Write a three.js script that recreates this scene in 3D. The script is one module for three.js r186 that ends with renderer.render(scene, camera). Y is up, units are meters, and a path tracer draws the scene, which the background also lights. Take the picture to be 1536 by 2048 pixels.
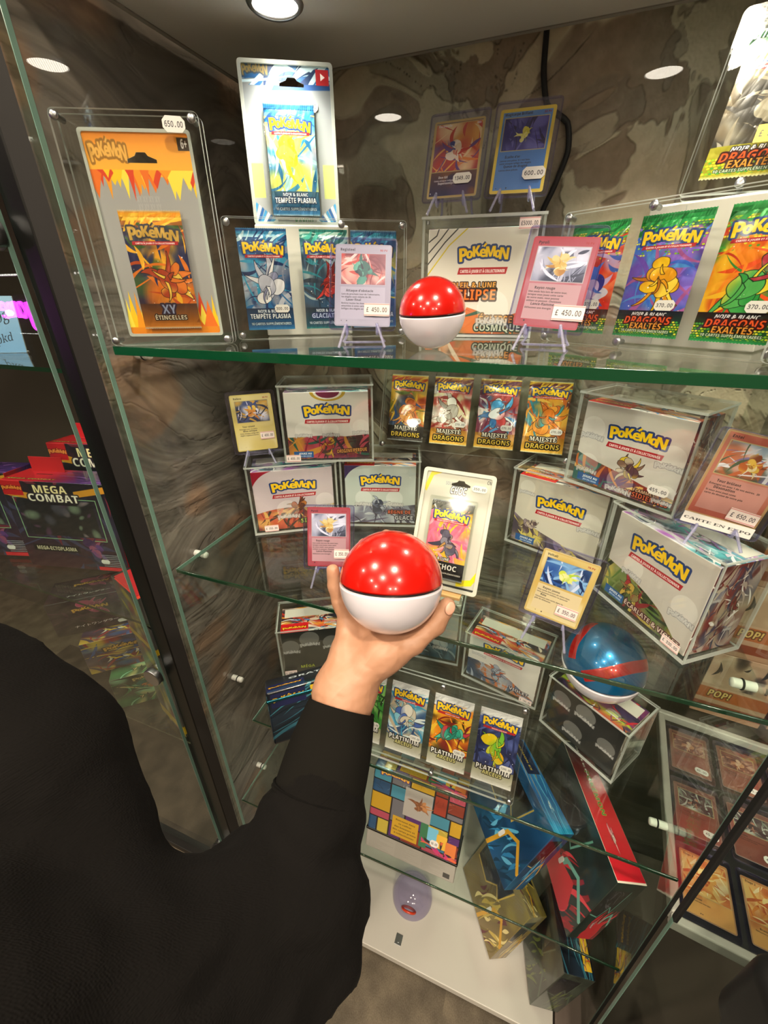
import * as THREE from 'three';
import { RoundedBoxGeometry } from 'three/addons/geometries/RoundedBoxGeometry.js';
import { mergeGeometries, mergeVertices, toCreasedNormals } from 'three/addons/utils/BufferGeometryUtils.js';
import { createNoise2D, createNoise3D } from 'simplex-noise';

// ---------------------------------------------------------------- camera, lights, exposure
const scene = new THREE.Scene();
scene.background = new THREE.Color(0x000000);
const CY = 1.75;                                   // height of the camera above the floor
const R = THREE.MathUtils.degToRad;
const camera = new THREE.PerspectiveCamera(2 * Math.atan(1024 / 843) * 180 / Math.PI, 0.75, 0.02, 30);
camera.position.set(0, CY, 0);
camera.rotation.set(R(-27.5), R(20.9), R(-0.46), 'YXZ');
scene.add(camera);
const renderer = new THREE.WebGLRenderer({ antialias: true });
renderer.toneMapping = THREE.LinearToneMapping;
renderer.toneMappingExposure = 1.0;
renderer.shadowMap.enabled = true;
const WARM = [1.0, 0.86, 0.66], CABINET = [1.0, 0.90, 0.74];
const CAB_CD = 0.95, SHOP_CD = 8.6, LENS = 30;

const Y1 = CY - 0.056, Y2 = CY - 0.388, Y3 = CY - 0.711, Y4 = CY - 1.03, YB = CY - 1.36;   // shelf tops and the base
const ZF = -0.40, ZB = -0.765, XL = -0.53, XR = 0.275;    // front of the shelves, back wall face, left wall face, right glass
const YC = CY + 0.283;                                    // underside of the cabinet's top board

// ---------------------------------------------------------------- helpers
const used = {};
function numbered(n) { used[n] = (used[n] || 0) + 1; return used[n] === 1 ? n : n + '_' + String(used[n] - 1).padStart(3, '0'); }
function shadows(o) { o.traverse((c) => { if (c.isMesh) { c.castShadow = true; c.receiveShadow = true; } }); return o; }
function tag(o, label, category, group) { if (label) o.userData.label = label; if (category) o.userData.category = category; if (group) o.userData.group = group; return o; }
function thing(name, label, category, group) { const g = new THREE.Group(); g.name = numbered(name); scene.add(g); return tag(g, label, category, group); }
function part(name, geo, mat, parent) { const m = new THREE.Mesh(geo, mat); m.name = name; m.castShadow = m.receiveShadow = true; parent.add(m); return m; }
function single(name, geo, mat, label, category, group) { const m = part(numbered(name), geo, mat, scene); return tag(m, label, category, group); }
function struct(name, geo, mat) { const m = part(name, geo, mat, scene); m.userData.kind = 'structure'; return m; }
// stands a thing with its bottom centre at x, y, z; yaw turns it, lean tips it back, roll tips it sideways (degrees)
function place(o, x, y, z, yaw = 0, lean = 0, roll = 0) { o.position.set(x, y, z); o.rotation.set(R(-lean), R(yaw), R(roll), 'YXZ'); return o; }
// moves an object that is described in the frame of another one
function within(o, host, x, y, z, rz = 0) {
  host.updateMatrixWorld(true);
  const m = host.matrixWorld.clone().multiply(new THREE.Matrix4().makeTranslation(x, y, z).multiply(new THREE.Matrix4().makeRotationZ(R(rz))));
  m.decompose(o.position, o.quaternion, o.scale); return o;
}
function rng(s) { let a = s * 2654435761 >>> 0; return () => { a = (a + 0x6D2B79F5) >>> 0; let t = a; t = Math.imul(t ^ (t >>> 15), t | 1); t ^= t + Math.imul(t ^ (t >>> 7), t | 61); return ((t ^ (t >>> 14)) >>> 0) / 4294967296; }; }
const n2 = createNoise2D(rng(7)), n3 = createNoise3D(rng(11));
const fbm = (x, y, o = 4) => { let s = 0, a = 0.5; for (let i = 0; i < o; i++) { s += a * n2(x, y); x = x * 2.03 + 5.1; y = y * 2.03 + 1.7; a *= 0.5; } return s; };
const sm = (a, b, x) => { x = Math.min(1, Math.max(0, (x - a) / (b - a))); return x * x * (3 - 2 * x); };
const mix = (a, b, t) => a + (b - a) * t;
const box = (w, h, d, x = 0, y = 0, z = 0) => new THREE.BoxGeometry(w, h, d).translate(x, y, z);
const rbox = (w, h, d, r, x = 0, y = 0, z = 0) => new RoundedBoxGeometry(w, h, d, 2, r).translate(x, y, z);
const V = (x, y, z) => new THREE.Vector3(x, y, z);
function tube(pts, r, seg = 24, rad = 8, closed = false, tension = 0.3) { return new THREE.TubeGeometry(new THREE.CatmullRomCurve3(pts.map((p) => V(...p)), closed, 'catmullrom', tension), seg, r, rad, closed); }
function bar(a, b, r, seg = 10) { const A = V(...a), B = V(...b); const g = new THREE.CylinderGeometry(r, r, A.distanceTo(B), seg); g.applyQuaternion(new THREE.Quaternion().setFromUnitVectors(V(0, 1, 0), B.clone().sub(A).normalize())); return g.translate((a[0] + b[0]) / 2, (a[1] + b[1]) / 2, (a[2] + b[2]) / 2); }
function rrect(w, h, r, x0 = -w / 2, y0 = 0) {
  const s = new THREE.Shape(); s.moveTo(x0 + r, y0); s.lineTo(x0 + w - r, y0); s.quadraticCurveTo(x0 + w, y0, x0 + w, y0 + r); s.lineTo(x0 + w, y0 + h - r);
  s.quadraticCurveTo(x0 + w, y0 + h, x0 + w - r, y0 + h); s.lineTo(x0 + r, y0 + h); s.quadraticCurveTo(x0, y0 + h, x0, y0 + h - r); s.lineTo(x0, y0 + r); s.quadraticCurveTo(x0, y0, x0 + r, y0); return s;
}
function uvFromXY(g, cell, w, h, x0 = -w / 2, y0 = 0) {
  const p = g.attributes.position, uv = g.attributes.uv;
  for (let i = 0; i < p.count; i++) uv.setXY(i, mix(cell.u0, cell.u1, Math.min(1, Math.max(0, (p.getX(i) - x0) / w))), mix(cell.v0, cell.v1, Math.min(1, Math.max(0, (p.getY(i) - y0) / h))));
  return g;
}
// a printed slab with rounded corners, bottom centre at the origin, its printed face at z = 0
function slab(w, h, t, r, cell, hole) {
  const s = rrect(w, h, r); if (hole) s.holes.push(hole);
  const g = new THREE.ExtrudeGeometry(s, { depth: t, bevelEnabled: false, curveSegments: 5 }).translate(0, 0, -t);
  return cell ? uvFromXY(g, cell, w, h) : g;
}
function euroHole(cx, cy, w) {   // the hang hole of a blister card
  const p = new THREE.Path(); const k = w / 40; const m = (x, y) => [cx + x * k, cy + y * k];
  p.moveTo(...m(-20, -4)); p.lineTo(...m(20, -4)); p.lineTo(...m(20, 0)); p.lineTo(...m(9, 4)); p.lineTo(...m(6, 8)); p.lineTo(...m(-6, 8)); p.lineTo(...m(-9, 4)); p.lineTo(...m(-20, 0)); p.closePath(); return p;
}

// ---------------------------------------------------------------- print: canvases cut into cells
function canvas(w, h) { const c = document.createElement('canvas'); c.width = w; c.height = h; return c; }
function texOf(c, srgb = true) { const t = new THREE.CanvasTexture(c); if (srgb) t.colorSpace = THREE.SRGBColorSpace; t.magFilter = THREE.LinearFilter; return t; }
class Atlas {
  constructor(w, h, cw, ch) { Object.assign(this, { w, h, cw, ch, n: 0, cols: Math.floor(w / cw) }); this.c = canvas(w, h); this.x = this.c.getContext('2d'); this.tex = texOf(this.c); }
  draw(f) {
    const i = this.n++, x0 = (i % this.cols) * this.cw, y0 = Math.floor(i / this.cols) * this.ch; if (y0 + this.ch > this.h) throw new Error('atlas full');
    const c = this.x; c.save(); c.beginPath(); c.rect(x0, y0, this.cw, this.ch); c.clip(); c.translate(x0, y0); f(c, this.cw, this.ch); c.restore();
    const e = 1.0; return { u0: (x0 + e) / this.w, u1: (x0 + this.cw - e) / this.w, v0: 1 - (y0 + this.ch - e) / this.h, v1: 1 - (y0 + e) / this.h };
  }
}
function grad(c, x, y, w, h, cols, horizontal) { const g = horizontal ? c.createLinearGradient(x, y, x + w, y) : c.createLinearGradient(x, y, x, y + h); cols.forEach((k, i) => g.addColorStop(cols.length > 1 ? i / (cols.length - 1) : 0, k)); c.fillStyle = g; c.fillRect(x, y, w, h); }
function blobs(c, x, y, w, h, cols, n, seed, size = 0.25) {
  const r = rng(seed); c.save(); c.beginPath(); c.rect(x, y, w, h); c.clip();
  for (let i = 0; i < n; i++) { const cx = x + r() * w, cy = y + r() * h, s = w * size * (0.4 + r()), k = cols[Math.floor(r() * cols.length)]; c.save(); c.translate(cx, cy); c.rotate(r() * 3.14); c.scale(1, 0.35 + r() * 0.6); const g = c.createRadialGradient(0, 0, 0, 0, 0, s); g.addColorStop(0, k); g.addColorStop(0.6, k + 'b0'); g.addColorStop(1, k + '00'); c.fillStyle = g; c.fillRect(-s, -s, 2 * s, 2 * s); c.restore(); }
  c.restore();
}
function streaks(c, x, y, w, h, cols, n, seed, len = 0.5, wid = 0.04, ang = null) {
  const r = rng(seed); c.save(); c.beginPath(); c.rect(x, y, w, h); c.clip();
  for (let i = 0; i < n; i++) {
    const cx = x + r() * w, cy = y + r() * h, a = ang === null ? r() * 6.283 : ang + (r() - 0.5) * 0.7, L = w * len * (0.4 + r()), b = (r() - 0.5) * L, t = w * wid * (0.3 + r());
    c.save(); c.translate(cx, cy); c.rotate(a); c.beginPath(); c.moveTo(-L / 2, 0); c.quadraticCurveTo(0, b - t, L / 2, 0); c.quadraticCurveTo(0, b + t, -L / 2, 0); c.fillStyle = cols[Math.floor(r() * cols.length)]; c.fill(); c.restore();
  }
  c.restore();
}
// an abstract heap of shaded lobes and ribbons: the plain stand-in for the pictures on the packs and cards
function swirl(c, cx, cy, s, cols, n, seed, edge) {
  const r = rng(seed + 500), K = (i) => cols[i % cols.length]; c.save(); c.translate(cx, cy); c.rotate((r() - 0.5) * 1.2); c.lineJoin = 'round';
  const ribbon = (a, L, w, k) => { const b = (r() - 0.5) * L * 1.3; c.save(); c.rotate(a); c.beginPath(); c.moveTo(s * 0.1, -w); c.quadraticCurveTo(L * 0.6, b - w * 0.6, L, b * 0.7); c.quadraticCurveTo(L * 0.55, b + w, s * 0.1, w); c.closePath(); if (edge) { c.lineWidth = s * 0.045; c.strokeStyle = edge; c.stroke(); } c.fillStyle = k; c.fill(); c.restore(); };
  for (let i = 0; i < 5; i++) ribbon(r() * 6.283, s * (0.8 + r() * 0.45), s * (0.08 + r() * 0.12), K(i + 1));
  const m = 6; for (let i = 0; i < m; i++) {
    const a = r() * 6.283, d = s * (i === m - 1 ? 0.05 : 0.22 + r() * 0.3), q = s * (i === m - 1 ? 0.42 : 0.2 + r() * 0.24); c.save(); c.translate(Math.cos(a) * d, Math.sin(a) * d * 1.25); c.rotate(r() * 3); c.scale(1, 0.55 + r() * 0.35);
    c.beginPath(); c.moveTo(q, 0); for (let k = 1; k <= 6; k++) { const t = k / 6 * 6.283, u = t - 0.52, e = q * (0.86 + r() * 0.3); c.quadraticCurveTo(Math.cos(u) * q * 1.18, Math.sin(u) * q * 1.18, Math.cos(t) * (k === 6 ? q : e), Math.sin(t) * (k === 6 ? q : e)); }
    if (edge) { c.lineWidth = s * 0.045; c.strokeStyle = edge; c.stroke(); } const g = c.createLinearGradient(-q, -q, q, q); g.addColorStop(0, K(i)); g.addColorStop(0.55, K(i)); g.addColorStop(1, K(i + 1)); c.fillStyle = g; c.fill(); c.restore();
  }
  for (let i = 0; i < 4; i++) ribbon(r() * 6.283, s * (0.35 + r() * 0.4), s * (0.03 + r() * 0.05), K(i));
  c.restore();
}
function dots(c, x, y, w, h, cols, n, seed, smax) { const r = rng(seed); for (let i = 0; i < n; i++) { c.fillStyle = cols[Math.floor(r() * cols.length)]; c.beginPath(); c.arc(x + r() * w, y + r() * h, smax * (0.2 + r() * 0.8), 0, 7); c.fill(); } }
function scales(c, x, y, w, h, cols, s, seed, keep) {   // a pattern of small bright scales
  const r = rng(seed); for (let j = 0; j * s * 0.8 < h; j++) for (let i = 0; i * s < w; i++) { const px = x + i * s + (j % 2) * s / 2, py = y + j * s * 0.8; if (r() > keep((px - x) / w, (py - y) / h)) continue; c.fillStyle = cols[Math.floor(r() * cols.length)]; c.beginPath(); c.ellipse(px, py, s * 0.42, s * 0.3, 0, 0, 7); c.fill(); }
}
function text(c, t, x, y, size, fill, o = {}) {
  c.save(); c.translate(x, y); if (o.rot) c.rotate(o.rot); if (o.skew) c.transform(1, 0, o.skew, 1, 0, 0); c.font = `${o.style || 'bold'} ${size}px ${o.font || 'sans-serif'}`; c.textAlign = o.align || 'center'; c.textBaseline = 'middle';
  const w = c.measureText(t).width; if (o.max && w > o.max) c.scale(o.max / w, 1);
  if (o.stroke) { c.lineJoin = 'round'; c.lineWidth = o.lw || size * 0.22; c.strokeStyle = o.stroke; c.strokeText(t, 0, 0); }
  c.fillStyle = fill; c.fillText(t, 0, 0); c.restore();
}
// the brand lettering: fat yellow capitals with a blue outline, bouncing along a shallow arch
function logo(c, cx, cy, w, o = {}) {
  const L = [['P', 0.06, 1.3, -0.10, 0.10], ['o', 0.205, 0.95, 0.05, 0.03], ['K', 0.335, 1.02, -0.12, -0.06], ['e', 0.485, 1.0, 0.06, -0.03], ['M', 0.645, 0.98, -0.04, -0.04], ['o', 0.80, 0.92, 0.08, 0.03], ['N', 0.93, 1.1, 0.06, 0.07]];
  const s = w * 0.25; c.save(); c.translate(cx - w / 2, cy); if (o.rot) c.rotate(o.rot);
  for (const pass of [0, 1]) for (const [t, x, k, rot, dy] of L) {
    c.save(); c.translate(x * w, dy * w * 0.35); c.rotate(rot); c.scale(1.08, 1); c.font = `bold ${s * k}px sans-serif`; c.textAlign = 'center'; c.textBaseline = 'middle'; c.lineJoin = 'round';
    if (pass === 0) { c.strokeStyle = o.edge || '#23407f'; c.lineWidth = s * 0.34; c.strokeText(t, 0, 0); if (t === 'e') { c.beginPath(); c.moveTo(0, -s * 0.38); c.lineTo(s * 0.2, -s * 0.62); c.lineWidth = s * 0.42; c.stroke(); } c.fillStyle = o.edge || '#23407f'; c.fillText(t, s * 0.05, s * 0.07); }
    else { c.strokeStyle = o.fill || '#ffd21a'; c.lineWidth = s * 0.045; c.strokeText(t, 0, 0); c.fillStyle = o.fill || '#ffd21a'; c.fillText(t, 0, 0); if (t === 'e') { c.beginPath(); c.moveTo(0, -s * 0.38); c.lineTo(s * 0.2, -s * 0.62); c.lineWidth = s * 0.16; c.stroke(); } }
    c.restore();
  }
  c.restore();
}
function banner(c, cx, cy, w, h, t, o = {}) { c.save(); c.translate(cx, cy); c.transform(1, 0, -0.25, 1, 0, 0); c.fillStyle = o.fill || '#b3202c'; c.fillRect(-w / 2, -h / 2, w, h); c.restore(); text(c, t, cx, cy + h * 0.05, h * 0.66, o.ink || '#fff', { max: w * 0.92 }); }
function seal(c, cx, cy, r) { c.save(); c.globalAlpha = 0.34; c.fillStyle = '#fff'; c.beginPath(); c.arc(cx, cy, r, 0, 7); c.fill(); c.globalAlpha = 0.5; logo(c, cx, cy + r * 0.75, r * 1.9, { edge: '#8a8a92', fill: '#f4f4f4' }); c.restore(); }
const FR = 'CARTES À JOUER ET À COLLECTIONNER';
// ---------------------------------------------------------------- printed matter
const PACKS = new Atlas(2048, 1824, 256, 456), CARDS = new Atlas(2044, 1236, 292, 412), FRONTS = new Atlas(2048, 1792, 512, 448), MISC = new Atlas(2046, 2046, 341, 341), STICK = new Atlas(1024, 512, 128, 64);
function packPrint(o) {
  return PACKS.draw((c, w, h) => {
    grad(c, 0, 0, w, h, o.bg); blobs(c, 0, h * 0.12, w, h * 0.75, o.cols, 34, o.seed, 0.3);
    if (o.scales) scales(c, 0, h * 0.05, w, h * 0.95, o.scales, 11, o.seed, (u, v) => (v < 0.3 ? 0.95 - v * 2.2 - Math.abs(u - 0.5) * 0.3 + (u > 0.5 ? 0.15 : 0) : v > 0.8 ? (v - 0.72) * 4 : 0));
    streaks(c, 0, h * 0.1, w, h * 0.72, o.cols, 30, o.seed + 1, 0.6, 0.07, o.ang ?? null);
    swirl(c, w * (o.mx || 0.52), h * (o.my || 0.54), w * (o.ms || 0.4), o.main, o.petals || 11, o.seed + 2, o.edge);
    if (o.second) swirl(c, w * o.second[0], h * o.second[1], w * o.second[2], o.second[3], 8, o.seed + 9, o.edge);
    dots(c, 0, h * 0.2, w, h * 0.6, o.dots || ['#ffffff'], 14, o.seed + 3, w * 0.012);
    if (o.foot) { grad(c, 0, h * 0.77, w, h * 0.23, o.foot); if (o.scales) scales(c, 0, h * 0.86, w, h * 0.14, o.scales, 11, o.seed + 4, (u, v) => 0.75); }
    if (o.head) { grad(c, 0, 0, w, h * 0.085, o.head); streaks(c, 0, 0, w, h * 0.17, o.head, 16, o.seed + 5, 0.7, 0.06, -0.6); }
    logo(c, w * 0.5, h * (o.ly || 0.17), w * (o.lw || 0.78), { rot: o.lr ?? 0.06, edge: o.ledge, fill: o.lfill });
    if (o.banner !== null) banner(c, w * 0.5, h * (o.by || 0.262), w * 0.76, h * 0.03, o.banner || FR);
    for (const t of o.title) text(c, t.t, w * (t.x || 0.5), h * t.y, w * t.s, t.f, { stroke: t.k, lw: w * t.s * (t.lw || 0.3), max: w * (t.max || 0.86), font: t.font, style: t.style, skew: t.skew });
    grad(c, 0, 0, w, h * 0.028, [o.crimp || '#b8c4cc', o.head ? o.head[0] : '#8a9aa6']); grad(c, 0, h * 0.972, w, h * 0.028, [o.foot ? o.foot[o.foot.length - 1] : '#8a9aa6', o.crimp || '#b8c4cc']);
  });
}
function cardPrint(o) {
  return CARDS.draw((c, w, h) => {
    c.fillStyle = o.border; c.fillRect(0, 0, w, h); const m = w * (o.m ?? 0.045);
    grad(c, m, m, w - 2 * m, h - 2 * m, o.bg); blobs(c, m, m, w - 2 * m, h - 2 * m, o.bg, 10, o.seed, 0.3);
    const ax = w * (o.full ? 0.05 : 0.11), ay = h * (o.full ? 0.05 : 0.115), aw = w - 2 * ax, ah = h * (o.full ? 0.6 : o.ah || 0.37);
    c.fillStyle = o.rim || '#c8b878'; c.fillRect(ax - 4, ay - 4, aw + 8, ah + 8); grad(c, ax, ay, aw, ah, o.art); blobs(c, ax, ay, aw, ah, o.cols, 18, o.seed + 1, 0.3); streaks(c, ax, ay, aw, ah, o.cols, 26, o.seed + 2, 0.55, 0.06, o.ang ?? null);
    c.save(); c.beginPath(); c.rect(ax, ay, aw, ah); c.clip(); swirl(c, ax + aw * 0.5, ay + ah * 0.54, ah * (o.ms || 0.4), o.main, 10, o.seed + 3, o.edge); c.restore();
    text(c, o.name, w * 0.09, h * 0.068, h * 0.042, o.ink || '#1c1a18', { align: 'left', max: w * 0.5 }); text(c, o.hp, w * 0.92, h * 0.068, h * 0.036, o.hpInk || '#a01c1c', { align: 'right' });
    const y0 = ay + ah + h * 0.05, r = rng(o.seed + 4); if (o.panel) { c.fillStyle = o.panel; c.fillRect(ax - 2, y0 - h * 0.02, aw + 4, h * 0.93 - y0); }
    let y = y0 + h * 0.025; for (const ln of o.lines) { if (ln[0] === '*') { text(c, ln.slice(1), w * 0.2, y, h * 0.038, o.ink || '#1c1a18', { align: 'left', max: w * 0.6 }); y += h * 0.045; } else { text(c, ln, w * 0.12, y, h * 0.027, o.ink || '#26221e', { align: 'left', max: w * 0.76, style: '' }); y += h * 0.034; } }
    dots(c, w * 0.07, h * 0.93, w * 0.3, 1, [o.ink || '#222222'], 2, o.seed, 4);
  });
}
function frontPrint(o) {   // the face of a booster display box
  return FRONTS.draw((c, w, h) => {
    grad(c, 0, 0, w, h, o.bg); if (!o.noLogo) { c.fillStyle = 'rgba(255,255,255,0.3)'; c.fillRect(0, 0, w, h); } if (o.corner) { c.fillStyle = o.corner; c.beginPath(); c.moveTo(0, 0); c.lineTo(w * 0.26, 0); c.quadraticCurveTo(w * 0.08, h * 0.05, 0, h * 0.24); c.fill(); }
    if (o.crest) { c.save(); c.translate(w * 0.52, 0); c.scale(1, 0.55); c.fillStyle = '#c9a53a'; c.beginPath(); c.arc(0, 0, w * 0.21, 0, 7); c.fill(); c.fillStyle = '#f2eee6'; c.beginPath(); c.arc(0, 0, w * 0.17, 0, 7); c.fill(); c.fillStyle = o.crest; c.beginPath(); c.arc(0, 0, w * 0.14, 0, 7); c.fill(); c.restore(); }
    if (o.chevron) { c.lineWidth = 5; for (let i = 0; i < 4; i++) { c.strokeStyle = i === 3 ? '#d8c020' : '#33343a'; c.beginPath(); c.moveTo(0, h * (0.12 + i * 0.1)); c.lineTo(w * (0.08 + i * 0.04), h * (0.06 + i * 0.03)); c.lineTo(w * (0.1 + i * 0.09), 0); c.stroke(); } }
    const a = o.artY ?? 0.64;
    c.save(); c.beginPath(); c.moveTo(0, h * (o.artL ?? a)); c.bezierCurveTo(w * 0.25, h * (a - (o.hump || 0.0)), w * 0.45, h * (a - (o.hump || 0.05)), w * 0.7, h * a); c.lineTo(w, h * (o.artR ?? a)); c.lineTo(w, h); c.lineTo(0, h); c.closePath(); c.clip();
    grad(c, 0, h * 0.4, w, h * 0.6, o.art); blobs(c, 0, h * 0.45, w, h * 0.55, o.cols, 36, o.seed, 0.2); streaks(c, 0, h * 0.45, w, h * 0.55, o.cols, 46, o.seed + 1, 0.35, 0.035); c.restore();
    if (o.main) swirl(c, w * (o.mx || 0.5), h * (o.my || 0.74), w * (o.ms || 0.17), o.main, 11, o.seed + 2, '#2a2320');
    if (!o.noLogo) { logo(c, w * (o.lx || 0.5), h * (o.ly || 0.28), w * (o.lw || 0.52), o); banner(c, w * (o.lx || 0.5), h * ((o.ly || 0.28) + 0.165), w * (o.lw || 0.52) * 1.04, h * 0.062, FR); }
    if (o.badge !== false) { c.fillStyle = '#2a5c9e'; c.fillRect(w * 0.06, h * 0.88, w * 0.24, h * 0.1); text(c, 'JOUEZ AU', w * 0.2, h * 0.915, h * 0.04, '#fff', {}); text(c, 'JEU EN LIGNE', w * 0.2, h * 0.955, h * 0.026, '#cfe2ff', {}); }
    for (const t of o.title || []) text(c, t.t, w * t.x, h * t.y, h * t.s, t.f, { stroke: t.k, lw: h * t.s * 0.28, max: w * (t.max || 0.5), rot: t.rot, font: t.font });
    for (const [x, y, r] of o.seals || []) seal(c, w * x, h * y, w * r);
  });
}
function topPrint(seed, cols, red) { return miscPrint((c, w, h) => { grad(c, 0, 0, w, h, cols); blobs(c, 0, 0, w, h, cols, 40, seed, 0.18); streaks(c, 0, 0, w, h, cols.concat(['#ffffff']), 60, seed + 1, 0.3, 0.04); swirl(c, w * 0.6, h * 0.45, w * 0.2, cols, 12, seed + 3, '#2a2320'); if (red) { c.fillStyle = '#d01a24'; c.fillRect(0, h * 0.66, w * 0.42, h * 0.34); logo(c, w * 0.21, h * 0.82, w * 0.34, { edge: '#7a1010', fill: '#f4b928' }); } for (const [x, y] of [[0.2, 0.3], [0.75, 0.7]]) seal(c, w * x, h * y, w * 0.09); }); }
function miscPrint(f) { return MISC.draw((c) => { c.scale(341 / 512, 341 / 512); f(c, 512, 512); }); }
const STK = {};
function sticker(t, kind = 'tag') {
  const key = t + kind; if (STK[key]) return STK[key];
  const cell = STICK.draw((c, w, h) => { c.fillStyle = kind === 'pink' ? '#dccfcc' : kind === 'yellow' ? '#d8be3a' : '#d9d7d4'; c.fillRect(0, 0, w, h); if (kind === 'pink') { c.fillStyle = '#c98c8c'; c.fillRect(0, 3, w, 5); c.fillRect(0, h - 8, w, 5); }
    if (kind === 'expo') text(c, t, w / 2, h / 2, 20, '#1b1a1e', { font: 'serif', max: w * 0.94 }); else if (t) text(c, t, w / 2, h / 2, 30, '#2b2a33', { font: 'monospace', style: '', max: w * 0.82 }); });
  return (STK[key] = cell);
}
const stickerGeo = {};
function addSticker(parent, t, kind, x, y, z, w = 0.019, rot = 0, h = w * 0.5) {
  const cell = sticker(t, kind), s = new THREE.Shape(), a = w / 2, b = h / 2, k = kind === 'tag' ? h * 0.28 : 0.0003;
  s.moveTo(-a + k, -b); s.lineTo(a - k, -b); s.lineTo(a, -b + k); s.lineTo(a, b - k); s.lineTo(a - k, b); s.lineTo(-a + k, b); s.lineTo(-a, b - k); s.lineTo(-a, -b + k); s.closePath();
  const g = uvFromXY(new THREE.ExtrudeGeometry(s, { depth: 0.0004, bevelEnabled: false }), cell, w, h, -a, -b);
  const m = part('price_sticker', g, [M.sticker, M.paperEdge], parent); m.position.set(x, y, z); m.rotation.z = R(rot); return m;
}
// a bump texture of crumpled foil and one of woven fleece
function noiseTex(n, f, srgb, rep) { const d = new Uint8Array(n * n * 4); for (let j = 0; j < n; j++) for (let i = 0; i < n; i++) { const v = f(i / n, j / n), k = (j * n + i) * 4; if (Array.isArray(v)) { d[k] = v[0] * 255; d[k + 1] = v[1] * 255; d[k + 2] = v[2] * 255; } else d[k] = d[k + 1] = d[k + 2] = Math.max(0, Math.min(255, v * 255)); d[k + 3] = 255; } const t = new THREE.DataTexture(d, n, n); if (srgb) t.colorSpace = THREE.SRGBColorSpace; t.wrapS = t.wrapT = THREE.RepeatWrapping; t.magFilter = t.minFilter = THREE.LinearFilter; if (rep) t.repeat.set(rep, rep); t.needsUpdate = true; return t; }
const foilBump = noiseTex(512, (u, v) => { let s = 0; for (let i = 0; i < 5; i++) { const a = i * 1.37, x = u * Math.cos(a) + v * Math.sin(a); s += Math.abs(n2(x * 5 + i * 9, (u - v) * 2 + i)); } return 0.2 + s * 0.16; }); foilBump.repeat.set(8, 4);
const fleeceBump = noiseTex(256, (u, v) => 0.5 + 0.25 * Math.sin(u * 400) * Math.sin(v * 400) + 0.25 * n2(u * 60, v * 60), false, 1);
const woodTex = noiseTex(256, (u, v) => { const g = 0.5 + 0.5 * n2(u * 3, v * 40) * 0.6 + 0.2 * n2(u * 12, v * 120); return [0.80 + 0.1 * (g - 0.5), 0.64 + 0.14 * (g - 0.5), 0.42 + 0.16 * (g - 0.5)]; }, true);
const skinTex = noiseTex(256, (u, v) => { const g = 0.5 + 0.5 * fbm(u * 8, v * 8, 4); return [0.655 + 0.05 * g, 0.475 + 0.05 * g, 0.365 + 0.06 * g]; }, true);
const P = (o) => new THREE.MeshPhysicalMaterial(o), S = (o) => new THREE.MeshStandardMaterial(o);
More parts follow.
